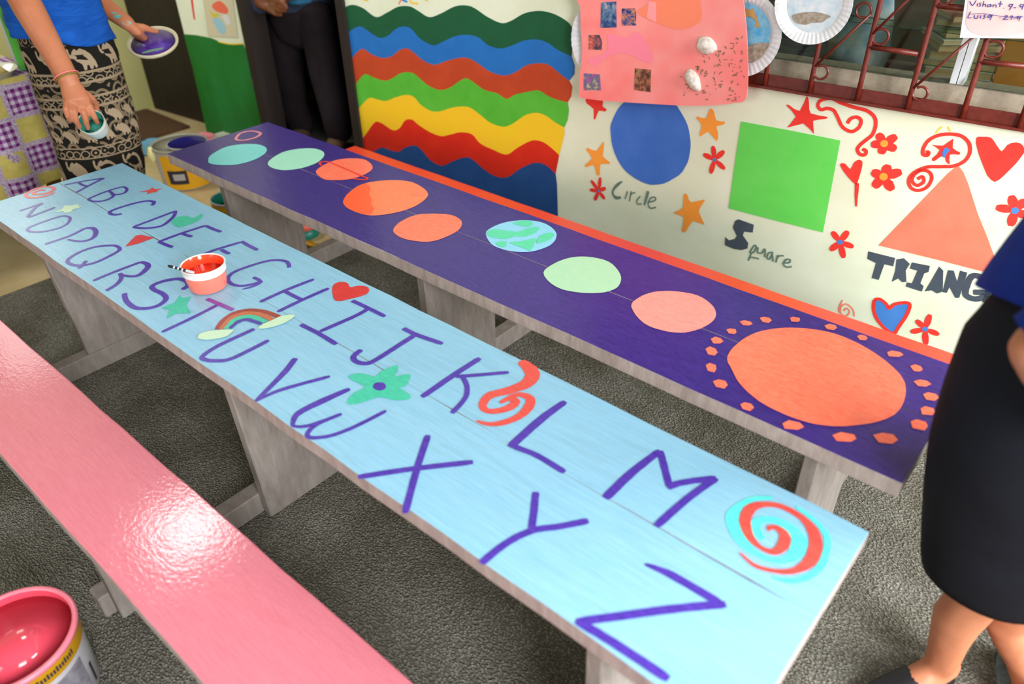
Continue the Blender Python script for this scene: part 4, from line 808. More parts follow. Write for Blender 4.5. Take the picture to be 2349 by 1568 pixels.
# pink and white cans further back
def can(loc, r, h, lidm, label, band=None):
    e = thing('paint_can', loc, label, 'paint can'); c = Vector(loc); mb = MB()
    mb.lathe(c, [(r*.3, 0), (r*.97, 0), (r, .003), (r, h*.95), (r*1.03, h*.96), (r*1.03, h)], 36); mb.build('body', 'can_white', e, True)
    mb = MB(); mb.lathe(c+Vector((0, 0, h)), [(r*.98, .0005), (r*.98, .004), (r*.9, .004), (r*.88, .002), (.002, .002)], 36); mb.build('lid', lidm, e, True)
    if band: wrap('gold_band', c, r, r, h, h*.55, h*.9, -3.1, 3.1, band, e, .0014, 36)
_q = at_z((460, 316), .125); can((_q.x, _q.y, 0), .068, .125, 'lid_pink', 'paint can with a pink smeared lid behind the yellow label pail', 'band_gold')
_q = at_z((514, 311), .085); can((_q.x, _q.y, 0), .055, .085, 'lid_white', 'low paint can with a plain white lid near the green wall')
mb = MB(); _q = at_z((338, 335), .01); mb.lathe((_q.x, _q.y, .0005), [(.11, 0), (.12, .003), (.12, .010), (.112, .011), (.108, .006), (.002, .006)], 40); tag(mb.build('pail_cover', 'lid_blue', None, True), 'light blue plastic pail lid lying on the floor by the mat', 'paint lid')
# teal can half hidden by the violet desk leg
_q = at_z((527, 452), .13); pc = (_q.x, _q.y, FZ); e, c = pail('paint_can', pc, .072, .076, .125, 'open can of teal paint with a gold band by the violet desk leg', 'paint can', 'wet_teal', .62, rim='steel')
wrap('gold_band', c, .072, .076, .125, .075, .116, -3.1, 3.1, 'band_gold', e, .0014, 40); ang0 = math.atan2(-c.y, -c.x); wrap('band_print', c, .072, .076, .125, .088, .102, ang0-.1, ang0+.6, 'print_dark', e, .002)
flat('tub_teal', '1a8070', .4); flat('lid_coral', 'f0705c', .4); flat('lid_yellow', 'e8a818', .35); flat('cream_wet', 'e4cc98', .3)
TT = at_z((704, 524), .05); TT.x -= .02; YL = at_z((768, 553), .018); YL.x -= .055
e = thing('paint_tub', (TT.x, TT.y, FZ), 'teal tub with a coral top on the carpet under the violet desk', 'paint tub')
mb = MB(); mb.lathe((TT.x, TT.y, FZ), [(.02, 0), (.05, 0), (.055, .01), (.055, .05)], 32); mb.build('body', 'tub_teal', e, True)
mb = MB(); mb.lathe((TT.x, TT.y, FZ+.0505), [(.057, 0), (.057, .02), (.05, .024), (.002, .024)], 32); mb.build('lid', 'lid_coral', e, True)
e = thing('pail_cover', (YL.x, YL.y, FZ), 'yellow plastic lid with dried cream paint on the carpet', 'paint lid')
mb = MB(); mb.lathe((YL.x, YL.y, FZ+.0005), [(.078, 0), (.085, .004), (.085, .014), (.08, .016), (.074, .010), (.002, .010)], 40); mb.build('rim', 'lid_yellow', e, True)
mb = MB(); poly_mesh(mb, Plane((YL.x, YL.y, FZ+.011), (1, 0, 0), (0, 1, 0)), [(.058*math.cos(k*.524)*(1+.1*math.sin(3*k)), .058*math.sin(k*.524)) for k in range(12)], 0); mb.build('dried_paint', 'cream_wet', e)
#PART3
# ------------------------------------------------------------------ cloth covered table on the left
def gingham():
    m, n = new_mat('gingham_cloth', .9, spec=.2)
    tc = n.add('ShaderNodeUVMap'); sep = n.add('ShaderNodeSeparateXYZ'); n.link(tc.outputs[0], sep.inputs[0])
    def math_(op, a, b=None):
        k = n.add('ShaderNodeMath', operation=op)
        for i, x in enumerate((a, b)):
            if x is None: continue
            if isinstance(x, (int, float)): k.inputs[i].default_value = x
            else: n.link(x, k.inputs[i])
        return k.outputs[0]
    def stripe(src, per, duty): return math_('LESS_THAN', math_('FRACT', math_('DIVIDE', math_('ADD', src, 50), per)), duty)
    u, v = sep.outputs[0], sep.outputs[1]
    g = math_('MULTIPLY', math_('ADD', stripe(u, .026, .5), stripe(v, .026, .5)), .5)
    gr_ = ramp(n, g, [(0, lin('b8b0bc')), (.5, lin('8e6494')), (1, lin('5c1c5c'))])
    cu = math_('FLOOR', math_('DIVIDE', math_('ADD', u, 50), .105)); cv = math_('FLOOR', math_('DIVIDE', math_('ADD', v, 50), .105))
    ch = math_('MODULO', math_('ADD', cu, cv), 2)
    yl = ramp(n, noise(n, tc.outputs[0], 30, 3), [(.3, lin('a89a4c')), (.7, lin('b8aa60'))])
    mx = n.add('ShaderNodeMix'); mx.data_type = 'RGBA'; n.link(ch, mx.inputs[0]); n.link(gr_.outputs[0], mx.inputs[6]); n.link(yl.outputs[0], mx.inputs[7])
    bd = math_('MAXIMUM', stripe(u, .105, .16), stripe(v, .105, .16))
    lil = ramp(n, noise(n, tc.outputs[0], 160, 2), [(.35, lin('8a6a90')), (.65, lin('b8b0b8'))])
    m2 = n.add('ShaderNodeMix'); m2.data_type = 'RGBA'; n.link(bd, m2.inputs[0]); n.link(mx.outputs[2], m2.inputs[6]); n.link(lil.outputs[0], m2.inputs[7])
    fl = ramp(n, noise(n, tc.outputs[0], 7, 1), [(.66, (0, 0, 0)), (.70, (1, 1, 1))], 'LINEAR')
    fc = ramp(n, noise(n, tc.outputs[0], 120, 3), [(.35, lin('5a4058')), (.6, lin('b8a4b8'))])
    m3_ = n.add('ShaderNodeMix'); m3_.data_type = 'RGBA'; n.link(fl.outputs[0], m3_.inputs[0]); n.link(m2.outputs[2], m3_.inputs[6]); n.link(fc.outputs[0], m3_.inputs[7])
    n.link(m3_.outputs[2], n.b.inputs['Base Color'])
gingham(); mottled('table_brown', '5c3c24', '70502f', (4, 4, 1), 6, .6)
TZ, tx0, tx1, ty0, ty1 = .645, -3.95, -3.16, .15, 1.02
te = thing('side_table', ((tx0+tx1)/2, (ty0+ty1)/2, 0), 'brown wooden side table under the purple gingham cloth', 'table')
mb = MB(); mb.box((tx0+.01, ty0+.01, TZ-.03), (tx1-.01, ty1-.01, TZ-.003)); mb.build('tabletop', 'table_brown', te)
for x in (tx0+.05, tx1-.09):
    for y in (ty0+.05, ty1-.09): mb = MB(); mb.box((x, y, 0.0), (x+.045, y+.045, TZ-.03)); mb.build('leg', 'table_brown', te)
def cloth():
    N1, NV = 120, 14; V = []; UV = []; F = []
    per = []                                           # perimeter with outward normals
    def edge(a, b, n_, k):
        for i in range(k): t = i/k; per.append((a[0]+(b[0]-a[0])*t, a[1]+(b[1]-a[1])*t, n_))
    edge((tx1, ty0), (tx1, ty1), (1, 0), 40); edge((tx1, ty1), (tx0, ty1), (0, 1), 36); edge((tx0, ty1), (tx0, ty0), (-1, 0), 40); edge((tx0, ty0), (tx1, ty0), (0, -1), 36)
    K = len(per); L = 0; ls = []
    for i in range(K):
        ls.append(L); a = per[i]; b = per[(i+1) % K]; L += math.hypot(b[0]-a[0], b[1]-a[1])
    for r in range(NV+1):
        t = r/NV; z = TZ - t*.40
        for i in range(K+1):
            x, y, n_ = per[i % K]; l = ls[i] if i < K else L
            w = (.012+.016*math.sin(l*21)*(t**.8)+.008*math.sin(l*47+1)*t)*(t > 0)+.004
            V.append((x+n_[0]*w, y+n_[1]*w, z+(.012*math.sin(l*9) if r == NV else 0))); UV.append((l, z))
    W_ = K+1
    for r in range(NV):
        for i in range(K): F.append((r*W_+i, (r+1)*W_+i, (r+1)*W_+i+1, r*W_+i+1))
    b = len(V); V += [(tx0-.004, ty0-.004, TZ), (tx1+.004, ty0-.004, TZ), (tx1+.004, ty1+.004, TZ), (tx0-.004, ty1+.004, TZ)]
    UV += [(tx0, ty0), (tx1, ty0), (tx1, ty1), (tx0, ty1)]; F.append((b, b+1, b+2, b+3))
    me = bpy.data.meshes.new('tablecloth'); me.from_pydata(V, [], F); uvl = me.uv_layers.new(name='UVMap')
    for lp in me.loops: uvl.data[lp.index].uv = UV[lp.vertex_index]
    return tag(link('tablecloth', me, 'gingham_cloth', None, True), 'purple gingham tablecloth with yellow patches and flowers', 'tablecloth')
cloth()
flat('box_blue', '4088c8', .5); flat('box_green', '48a828', .5); flat('box_pale', 'b8bcd0', .5); flat('box_skin', 'c08860', .5); flat('print_white', 'd8ecd8', .5); flat('print_green', '1c6c3c', .5)
bxe = thing('tissue_box', (-3.36, .93, TZ+.001), 'blue and green printed tissue box standing on the gingham cloth', 'box')
bc = Vector((-3.33, .925, TZ+.001)); bf = Vector((.55, .83, 0)); bs = Vector((-.83, .55, 0))
bc = at_z((47, 163), TZ+.001)
bd_, bw_, bh_ = .11, .10, .26
fb = lambda a, b, c: bc + Vector((.25, .97, 0))*a + Vector((-.97, .25, 0))*b + Vector((0, 0, c))
mb = MB(); mb.box((0, 0, 0), (.10, .20, bh_), fb); bevel(mb.build('carton', 'box_blue', bxe), .002, 1)
mb = MB(); mb.face([fb(-.0008, -.0008, .002), fb(.03, -.0012, .002), fb(.022, -.0012, bh_), fb(-.0008, -.0008, bh_)]); mb.build('green_stripe', 'box_green', bxe)
mb = MB(); mb.face([fb(-.0012, 0, .002), fb(-.0012, 0, bh_), fb(-.0012, .20, bh_), fb(-.0012, .20, .002)]); mb.build('pale_side', 'box_pale', bxe)
BP = Plane(fb(.016, -.0018, .17), Vector((.25, .97, 0)), (0, 0, 1))
mb = MB(); poly_mesh(mb, BP, [(.012*math.cos(k*.4488), .032*math.sin(k*.4488)) for k in range(14)], 0); mb.build('logo_oval', 'print_green', bxe)
cu = bpy.data.curves.new('logo_text', 'FONT'); cu.body = 'Quilto'; cu.size = .017; cu.align_x = 'CENTER'; cu.align_y = 'CENTER'
tmp = bpy.data.objects.new('tmp', cu); COL.objects.link(tmp); dg = bpy.context.evaluated_depsgraph_get(); me = bpy.data.meshes.new_from_object(tmp.evaluated_get(dg)); bpy.data.objects.remove(tmp)
for v in me.vertices: v.co = BP.P(-v.co.y, v.co.x, .0006)
link('logo_text', me, 'print_white', bxe)
mb = MB(); poly_mesh(mb, BP, [(.01+.012*math.cos(k*.7), .068+.016*math.sin(k*.7)) for k in range(9)], .0002); mb.build('face_picture', 'box_skin', bxe)
flat('clear_plastic', 'c8c8b8', .12); mottled('food_tan', '8c7840', 'b09c60', (1, 1, 1), 30, .7)
pt = at_z((8, 172), TZ+.01)
e = thing('plastic_tray', (pt.x-.05, pt.y-.03, TZ+.001), 'clear plastic tray on the corner of the gingham table', 'tray')
mb = MB(); c = Vector((pt.x-.06, pt.y-.04, TZ+.001)); mb.lathe(c, [(.05, 0), (.09, .002), (.105, .022), (.11, .023), (.10, .020), (.085, .005), (.004, .005)], 40); mb.build('dish', 'clear_plastic', e, True)
mb = MB(); mb.lathe(c+Vector((0, 0, .006)), [(.075, 0), (.06, .018), (.03, .028), (.003, .03)], 24); mb.build('leftovers', 'food_tan', e, True)

# ------------------------------------------------------------------ people
def skin_mat(name, c1, c2): 
    m = mottled(name, c1, c2, (1, 1, 1), 9, .5, 0.0, spec=.4)
    m.node_tree.nodes['Principled BSDF'].inputs['Subsurface Weight'].default_value = 0.0
    return m
skin_mat('skin_tan', 'a86444', 'b87452'); skin_mat('skin_deep', '6a3c22', '7c4a2c'); skin_mat('skin_warm', 'b06c4c', 'c07c5a')
def body(name, tubes, mat, parent, voxel=.006, iters=6, label=None):
    mb = MB()
    for t in tubes: mb.tube(*t)
    me = bpy.data.meshes.new(name); me.from_pydata([tuple(v) for v in mb.V], [], mb.F); me.update()
    tmp = bpy.data.objects.new('tmp', me); COL.objects.link(tmp)
    r = tmp.modifiers.new('r', 'REMESH'); r.mode = 'VOXEL'; r.voxel_size = voxel
    s = tmp.modifiers.new('s', 'SMOOTH'); s.iterations = iters; s.factor = .5
    dg = bpy.context.evaluated_depsgraph_get(); m2 = bpy.data.meshes.new_from_object(tmp.evaluated_get(dg))
    bpy.data.objects.remove(tmp); m2.name = name; m2.materials.clear()
    o = link(name, m2, mat, parent, True)
    if label: o['label'] = label
    return o
def loft(name, rings, mat, parent, cap=False, uvh=None, th=.003):
    """clothing: closed rings bottom to top"""
    mb = MB(); mb.grid(rings, True, cap); me = bpy.data.meshes.new(name); me.from_pydata([tuple(v) for v in mb.V], [], mb.F); me.update()
    o = link(name, me, mat, parent, True)
    if uvh:
        uvl = me.uv_layers.new(name='UVMap'); n = len(rings[0])
        for p in me.polygons:
            js = [me.loops[li].vertex_index % n for li in p.loop_indices]
            for li in p.loop_indices:
                vi = me.loops[li].vertex_index; j = vi % n; u = j/n
                if j == 0 and max(js) > n//2: u = 1.0
                uvl.data[li].uv = (u*uvh, me.vertices[vi].co.z)
    s = o.modifiers.new('thick', 'SOLIDIFY'); s.thickness = th; s.offset = -1
    return o
UPV = Vector((0, 0, 1))
# ---- left: woman with the elephant print skirt
def skirt_mat():
    m, n = new_mat('elephant_skirt', .9, spec=.15)
    uvn = n.add('ShaderNodeUVMap'); sep = n.add('ShaderNodeSeparateXYZ'); n.link(uvn.outputs[0], sep.inputs[0]); vv = sep.outputs[1]
    def vor(sc, dx):
        mp = n.add('ShaderNodeMapping'); mp.inputs['Scale'].default_value = dx; n.link(uvn.outputs[0], mp.inputs[0])
        vo = n.add('ShaderNodeTexVoronoi'); vo.inputs['Scale'].default_value = sc; vo.inputs['Randomness'].default_value = .35; n.link(mp.outputs[0], vo.inputs['Vector'])
        s = n.add('ShaderNodeMath', operation='MULTIPLY'); s.inputs[1].default_value = 17; n.link(vo.outputs['Distance'], s.inputs[0])
        k = n.add('ShaderNodeMath', operation='SINE'); n.link(s.outputs[0], k.inputs[0]); return k.outputs[0]
    a = vor(38, (1, 1, 0)); b = vor(22, (1, .8, 0))
    tan, blk = lin('8c7a62'), lin('191713')
    ra = ramp(n, a, [(0.42, blk), (0.62, tan)]); rb = ramp(n, b, [(0.35, blk), (0.5, tan), (.9, lin('6c5c48'))])
    mx = n.add('ShaderNodeMix'); mx.data_type = 'RGBA'; n.link(ra.outputs[0], mx.inputs[6]); n.link(rb.outputs[0], mx.inputs[7])
    mr = n.add('ShaderNodeMapRange'); n.link(vv, mr.inputs[0]); mr.inputs[1].default_value = 0; mr.inputs[2].default_value = 1
    sel = ramp(n, mr.outputs[0], [(0, (0, 0, 0)), (.47, (1, 1, 1)), (.605, (0, 0, 0)), (.635, (1, 1, 1)), (.68, (0, 0, 0))], 'CONSTANT'); n.link(sel.outputs[0], mx.inputs[0])
    # solid black behind the elephant rows
    rows = ramp(n, mr.outputs[0], [(0, (0, 0, 0)), (.345, (1, 1, 1)), (.43, (0, 0, 0)), (.715, (1, 1, 1)), (.80, (0, 0, 0))], 'CONSTANT')
    m2 = n.add('ShaderNodeMix'); m2.data_type = 'RGBA'; n.link(rows.outputs[0], m2.inputs[0]); n.link(mx.outputs[2], m2.inputs[6]); m2.inputs[7].default_value = (*blk, 1)
    # ruled lines between the bands
    ln = ramp(n, mr.outputs[0], [(0, (0, 0, 0)), (.34, (1, 1, 1)), (.346, (0, 0, 0)), (.43, (1, 1, 1)), (.437, (0, 0, 0)), (.466, (1, 1, 1)), (.472, (0, 0, 0)), (.60, (1, 1, 1)), (.606, (0, 0, 0)), (.632, (1, 1, 1)), (.637, (0, 0, 0)), (.678, (1, 1, 1)), (.684, (0, 0, 0)), (.71, (1, 1, 1)), (.716, (0, 0, 0))], 'CONSTANT')
    m3_ = n.add('ShaderNodeMix'); m3_.data_type = 'RGBA'; n.link(ln.outputs[0], m3_.inputs[0]); n.link(m2.outputs[2], m3_.inputs[6]); m3_.inputs[7].default_value = (*tan, 1)
    n.link(m3_.outputs[2], n.b.inputs['Base Color'])
skirt_mat(); flat('elephant_tan', '96836a', .9); mottled('shirt_blue', '0a4698', '1254ac', (3, 3, 12), 3, .85, .5, .02, dist=1.2, spec=.2); flat('hair_dark', '1a1210', .5); flat('band_pink', 'e07870', .6); flat('band_olive', '7a6a20', .6)
w1 = thing('person', (-2.85, 1.03, 0), 'person in blue shirt and elephant print skirt holding a small tub and a paint lid', 'person')
FW = Vector((.94, -.34, 0)); RT = Vector((.34, .94, 0))
axis = [(z, at_x(p, -2.83)) for z, p in ((.80, (152, 86)), (.63, (187, 200)), (.48, (221, 300)), (.33, (242, 400)))]
def ax_at(z):
    pts = sorted([(a[1].z, a[1].x, a[1].y) for a in axis])
    if z <= pts[0][0]: return Vector((pts[0][1], pts[0][2]-.006, z))
    if z >= pts[-1][0]: return Vector((pts[-1][1], pts[-1][2], z))
    for a, b in zip(pts, pts[1:]):
        if a[0] <= z <= b[0]: t = (z-a[0])/(b[0]-a[0]); return Vector((a[1]+(b[1]-a[1])*t, a[2]+(b[2]-a[2])*t, z))
def skirt_pt(a, z, off=0.0):
    c = ax_at(z); t = max(0, min(1, (z-.02)/.85))
    hw = .122+.020*math.sin(t*math.pi*.75); hd = .105
    fold = 1+(.025*math.sin(a*6+z*5)+.015*math.sin(a*11))*(1-t*.8)
    return c + RT*(math.sin(a)*(hw*fold+off)) + FW*(math.cos(a)*(hd*fold+off))
NS = 72
loft('skirt', [[skirt_pt(2*math.pi*j/NS, z) for j in range(NS)] for z in [.02+.03*i for i in range(31)]], 'elephant_skirt', w1, uvh=.76)
ELE = [(0, .72), (.04, .8), (.09, .74), (.08, .62), (.14, .56), (.2, .68), (.3, .76), (.38, .69), (.5, .75), (.68, .66), (.85, .5), (.97, .25), (1.0, .05), (.92, .0), (.86, .12), (.8, 0), (.7, 0), (.68, .15), (.6, .15), (.56, 0), (.46, 0), (.44, .2), (.36, .28), (.28, .32), (.2, .42), (.08, .45), (.02, .55)]
def elephant(a0, z0, w, h):
    pts = [skirt_pt(a0+x*w/.125, z0+y*h, .0025) for x, y in ELE]; mb = MB(); mb.V = pts
    fl = [Vector((x*w, y*h, 0)) for x, y in ELE]
    for t in tessellate_polygon([fl]):
        if (fl[t[1]]-fl[t[0]]).cross(fl[t[2]]-fl[t[0]]).z < 0: t = t[::-1]
        mb.F.append(tuple(t)); mb.M.append(0)
    mb.build('elephant_print', 'elephant_tan', w1)
for k in range(-4, 5): elephant(k*.70-.25, .352, .075, .098); elephant(k*.70-.1, .722, .072, .090)
for k in range(-6, 7): 
    for zz in (.49, .545): elephant(k*.42-.1*(zz > .5), zz, .048, .058)
# torso, neck, head, legs in one body, arms with hands
hip = ax_at(.84); ch_ = hip+FW*.10+UPV*.36; nk = ch_+FW*.05+UPV*.13; hd_ = nk+FW*.05+UPV*.13
shR = ch_-RT*.145+UPV*.05; shL = ch_+RT*.145+UPV*.05
elR = at_x((18, -66), -2.62); wrR = at_x((157, 183), -2.44)
elL = hip+RT*.25+UPV*.14-FW*.02; wrL = at_x((293, 54), -2.76)
elL = at_x((205, -12), -2.90)
def hp(x, y, X=-2.14): return at_x((x, y), X-.265)
hand_t = [([hp(159, 190, -2.17), hp(168, 210, -2.155), hp(176, 230), hp(179, 240)], [(.027, .020), (.033, .018), (.037, .016), (.034, .012)], 14, 0, FW)]
fing = [[(153, 232), (150, 250), (155, 266), (160, 277)], [(167, 234), (170, 256), (174, 276), (182, 292)], [(184, 236), (191, 258), (197, 277), (202, 294)], [(200, 230), (210, 254), (217, 270), (223, 281)]]
for i, f_ in enumerate(fing):
    hand_t.append(([hp(*f_[0], -2.145), hp(*f_[1], -2.125), hp(*f_[2], -2.125), hp(*f_[3], -2.14)], [.0105, .0098, .009, .0075] if i else [.009, .0085, .0078, .0065], 10))
hand_t.append(([hp(195, 215, -2.165), hp(210, 226, -2.17), hp(219, 238, -2.185), hp(222, 252, -2.19)], [.013, .0115, .010, .008], 10))
armR = [([shR, (shR+elR)/2, elR], [.048, .044, .041], 14), ([elR, elR.lerp(wrR, .35), elR.lerp(wrR, .75), wrR], [.041, .0415, .034, .030], 14)]
body('right_arm', armR+hand_t, 'skin_tan', w1, .0038, 5, 'bare arm with hand gripping the small tub')
def h2(x, y, X=-2.76): return at_x((x, y), X)
handL = [([h2(293, 54), h2(305, 66), h2(318, 80, -2.81), h2(324, 88, -2.84)], [(.024, .019), (.031, .019), (.036, .017), (.034, .013)], 14, 0, UPV),
         ([h2(312, 62), h2(330, 63), h2(346, 69), h2(360, 72)], [.014, .0125, .0105, .008], 10)]
lc = h2(352, 99, -2.75); tocam = (CAMP-lc).normalized(); imr = RC @ Vector((1, 0, 0)); lax = (UPV*.83+tocam*.42-imr*.12).normalized()
_e1 = (imr-lax*imr.dot(lax)).normalized(); _e2 = lax.cross(_e1)
for i in range(4):
    b0_ = h2(316+i*4, 90-i*4, -2.84)
    handL.append(([b0_, lc-lax*.022-_e1*.03+_e2*(i-1.5)*.022, lc-lax*.020+_e1*.012+_e2*(i-1.5)*.024], [.0105, .0095, .0075], 10))
armL = [([shL, shL.lerp(elL, .5)+RT*.01, elL], [.042, .038, .034], 14), ([elL, elL.lerp(wrL, .4), elL.lerp(wrL, .8), wrL], [.034, .032, .027, .024], 14)]
body('left_arm', armL+handL, 'skin_tan', w1, .0042, 5, 'bare paint stained arm with hand under the paint lid')
ft = ax_at(.05)
body('body', [([hip-UPV*.1, hip, hip+UPV*.14+FW*.02, ch_, ch_+UPV*.1, nk, nk+UPV*.03], [(.10, .08), (.10, .085), (.10, .08), (.125, .09), (.115, .07), (.05, .05), (.045, .045)], 20, 0, FW), ([nk, hd_-UPV*.08, hd_, hd_+UPV*.07], [.045, (.06, .07), (.075, .092), (.06, .075)], 16, 0, FW), ([hd_+FW*.085-UPV*.01, hd_+FW*.105-UPV*.025], [.012, .014], 8),
   ([hip-RT*.055-UPV*.05, hip-RT*.055-UPV*.40, Vector((ft.x, ft.y, .09))-RT*.06], [.060, .046, .034], 14), ([hip+RT*.055-UPV*.05, hip+RT*.055-UPV*.40, Vector((ft.x, ft.y, .09))+RT*.06], [.060, .046, .034], 14),
   ([Vector((ft.x, ft.y, .075))-RT*.075, Vector((ft.x, ft.y, .03))-RT*.078+FW*.07, Vector((ft.x, ft.y, .018))-RT*.082+FW*.15], [.032, (.036, .026), (.03, .013)], 12), ([Vector((ft.x, ft.y, .075))+RT*.075, Vector((ft.x, ft.y, .03))+RT*.078+FW*.07, Vector((ft.x, ft.y, .018))+RT*.082+FW*.15], [.032, (.036, .026), (.03, .013)], 12)], 'skin_tan', w1, .008, 6)
body('hair', [([hd_-FW*.02+UPV*.1, hd_-FW*.05+UPV*.02, nk-FW*.07+UPV*.02], [.07, .085, .045], 16)], 'hair_dark', w1, .01, 4)
def shirt_ring(t, a):
    z = hip.z-.055+t*.50; c = hip.lerp(ch_, max(0, min(1, (z-hip.z)/.36))); c = Vector((c.x, c.y, z))
    hw = .150-.012*math.sin(min(1, t*1.1)*math.pi)+.012*(t > .7); hd = .132-.02*math.sin(t*math.pi)
    if t > .86: k = (t-.86)/.14; hw *= 1-.35*k; hd *= 1-.3*k
    fo = 1+.022*math.sin(a*5+t*9)+.014*math.sin(a*9-t*14)+.016*math.sin(t*40+2*math.sin(a*2)+a)
    p = c + RT*(math.sin(a)*hw*fo) + FW*(math.cos(a)*hd*fo)
    p.z += (.028-.030*math.sin(a)-.006*math.sin(a*4))*(1-t); p -= RT*.010*(1-t)
    return p
loft('shirt', [[shirt_ring(i/40, 2*math.pi*j/64) for j in range(64)] for i in range(41)], 'shirt_blue', w1)
for sh, el, nm in ((shR, elR, 1), (shL, elL, 2)):
    mb = MB(); mb.tube([sh+UPV*.02, sh.lerp(el, .25), sh.lerp(el, .55)], [.06, .062, .066], 18, ends=False); mb.build('sleeve', 'shirt_blue', w1, True)
# wrist bands
for t_, m_, r_ in ((.965, 'band_pink', .0335), (.985, 'band_olive', .0325)):
    mb = MB(); d = (wrR-elR).normalized(); c = elR.lerp(wrR, t_); a_ = d.orthogonal().normalized(); b_ = d.cross(a_)
    mb.tube([c+(a_*math.cos(k*.2618)+b_*math.sin(k*.2618))*r_ for k in range(25)], .0022, 6, ends=False); mb.build('wristband', m_, w1, True)
flat('teal_smear', '5c9c8c', .6)
from mathutils.bvhtree import BVHTree
_la = [o for o in w1.children if o.name.startswith('left_arm')][0]
_bv = BVHTree.FromPolygons([v.co.copy() for v in _la.data.vertices], [tuple(p.vertices) for p in _la.data.polygons])
for q, r in (((270, 38), 8), ((291, 53), 9), ((312, 50), 6), ((262, 30), 5)):
    mb = MB(); ring = []
    for k in range(9):
        a = k*.698; h = _bv.ray_cast(CAMP, ray((q[0]+r*math.cos(a)*random.uniform(.8, 1.3), q[1]+r*.55*math.sin(a))).normalized())
        if h[0] is not None: ring.append(h[0]+h[1]*.0012)
    if len(ring) > 5:
        mb.face(ring); mb.build('paint_smear', 'teal_smear', w1)
# the small tub in her hand
flat('tub_teal_wet', '3c9484', .25); flat('tub_ivory', 'c8ccc4', .4)
tocam = (CAMP-hp(213, 280)).normalized(); imr = RC @ Vector((1, 0, 0))
tax = (UPV*.55+tocam*.80-imr*.30).normalized(); cb = hp(221, 293, -2.18)-tax*.014
tub('small_tub', tuple(cb), .032, .039, .050, 'small tub of teal paint held in the hand above the blue desk', 'paint tub', 'tub_ivory', 'tub_ivory', 'tub_teal_wet', .35, tuple(tax), None, .25)
# the paint lid in her other hand
flat('lid_ivory', 'b8ae90', .35); mottled('violet_wet', '3c2078', '5a3a98', (1, 1, 1), 40, .3)
e = thing('paint_palette', tuple(lc), 'paint can lid full of violet paint balanced on the open hand', 'paint lid')
mb = MB(); mb.lathe(lc, [(.06, -.006), (.078, -.006), (.084, 0), (.085, .008), (.080, .010), (.077, .006), (.073, .001), (.07, .001)], 48, lax); mb.build('rim', 'lid_ivory', e, True)
mb = MB(); mb.lathe(lc+lax*.0022, [(.074, 0), (.004, .0006)], 48, lax); mb.build('wet_paint', 'violet_wet', e, True)
flat('brush_green', '5c7a68', .4)
mb = MB(); a_ = h2(322, 108, -2.715); b_ = h2(378, 126, -2.69); a_ = lc+lax*.008+(a_-lc)-lax*(a_-lc).dot(lax); b_ = lc+lax*.016+(b_-lc)-lax*(b_-lc).dot(lax)
mb.tube([a_, a_.lerp(b_, .3), a_.lerp(b_, .6), b_], [.003, .005, .004, .0025], 8); tag(mb.build('paint_brush', 'brush_green', None, True), 'green handled paint brush lying across the violet lid', 'paint brush')

# ---- centre back: person in the doorway
mottled('trouser_dark', '1c1619', '262024', (1, 1, 1), 6, .9, spec=.15); flat('cuff_navy', '2c3850', .85); flat('shoe_brown', '6a5038', .7); flat('sweater_teal', '1c6488', .8)
MY = 2.13
def my(x, y, Y=MY): return at_y((x, y), Y)
w2 = thing('person', (my(700, 150).x, MY, 0), 'person in black trousers standing in the dark doorway with clasped hands', 'person')
foot1 = my(700, 330); foot1.z = .10; foot2 = at_z((772, 324), .10)
hipm = my(688, 20); kn1 = my(660, 150); kn2 = my(748, 165)
MF = Vector((.62, -.78, 0)); MR = Vector((.78, .62, 0))
body('trousers', [([hipm+UPV*.10, hipm, my(690, 60)], [(.14, .10), (.145, .11), (.13, .10)], 20, 0, MF), ([my(652, 40), kn1, my(672, 240), Vector((foot1.x, foot1.y, .13))], [.082, .076, .07, .066], 16), ([my(728, 45), kn2, my(772, 262), Vector((foot2.x+.005, foot2.y+.02, .155))], [.084, .078, .072, .068], 16)], 'trouser_dark', w2, .012, 5)
for f_ in (foot1, foot2):
    body('shoe', [([f_-MF*.05+UPV*.0, f_+MF*.05-UPV*.008, f_+MF*.14-UPV*.018], [(.042, .045), (.046, .036), (.04, .026)], 14)], 'shoe_brown', w2, .008, 3)
tm = hipm+UPV*.50; hdm = tm+UPV*.25
body('body', [([hipm+UPV*.05, hipm+UPV*.2, tm-UPV*.08, tm, tm+UPV*.08, tm+UPV*.12], [(.14, .1), (.13, .09), (.155, .1), (.13, .08), (.05, .05), (.045, .045)], 18, 0, MF), ([tm+UPV*.1, hdm-UPV*.06, hdm+UPV*.02, hdm+UPV*.08], [.045, (.06, .07), (.074, .09), (.055, .07)], 14, 0, MF), ([hdm+MF*.085, hdm+MF*.1-UPV*.015], [.012, .013], 8)], 'skin_deep', w2, .01, 5)
body('hair', [([hdm-MF*.015+UPV*.1, hdm-MF*.05+UPV*.03], [.072, .075], 14)], 'hair_dark', w2, .012, 3)
HB = MY-.14
def mh(x, y, d=0): return at_y((x, y), HB-d)
body('sweater', [([hipm+UPV*.055, hipm+UPV*.2, tm-UPV*.08, tm+UPV*.02, tm+UPV*.06], [(.172, .125), (.165, .12), (.18, .12), (.14, .1), (.07, .07)], 20, 0, MF), ([tm-MR*.17, tm-MR*.21-UPV*.25, mh(574, -20)], [.06, .055, .045], 14), ([mh(574, -20), mh(590, 5), mh(594, 12)], [.045, .04, .04], 14), ([tm+MR*.17, tm+MR*.2-UPV*.25, mh(690, -40)], [.06, .055, .045], 14)], 'cuff_navy', w2, .012, 4)
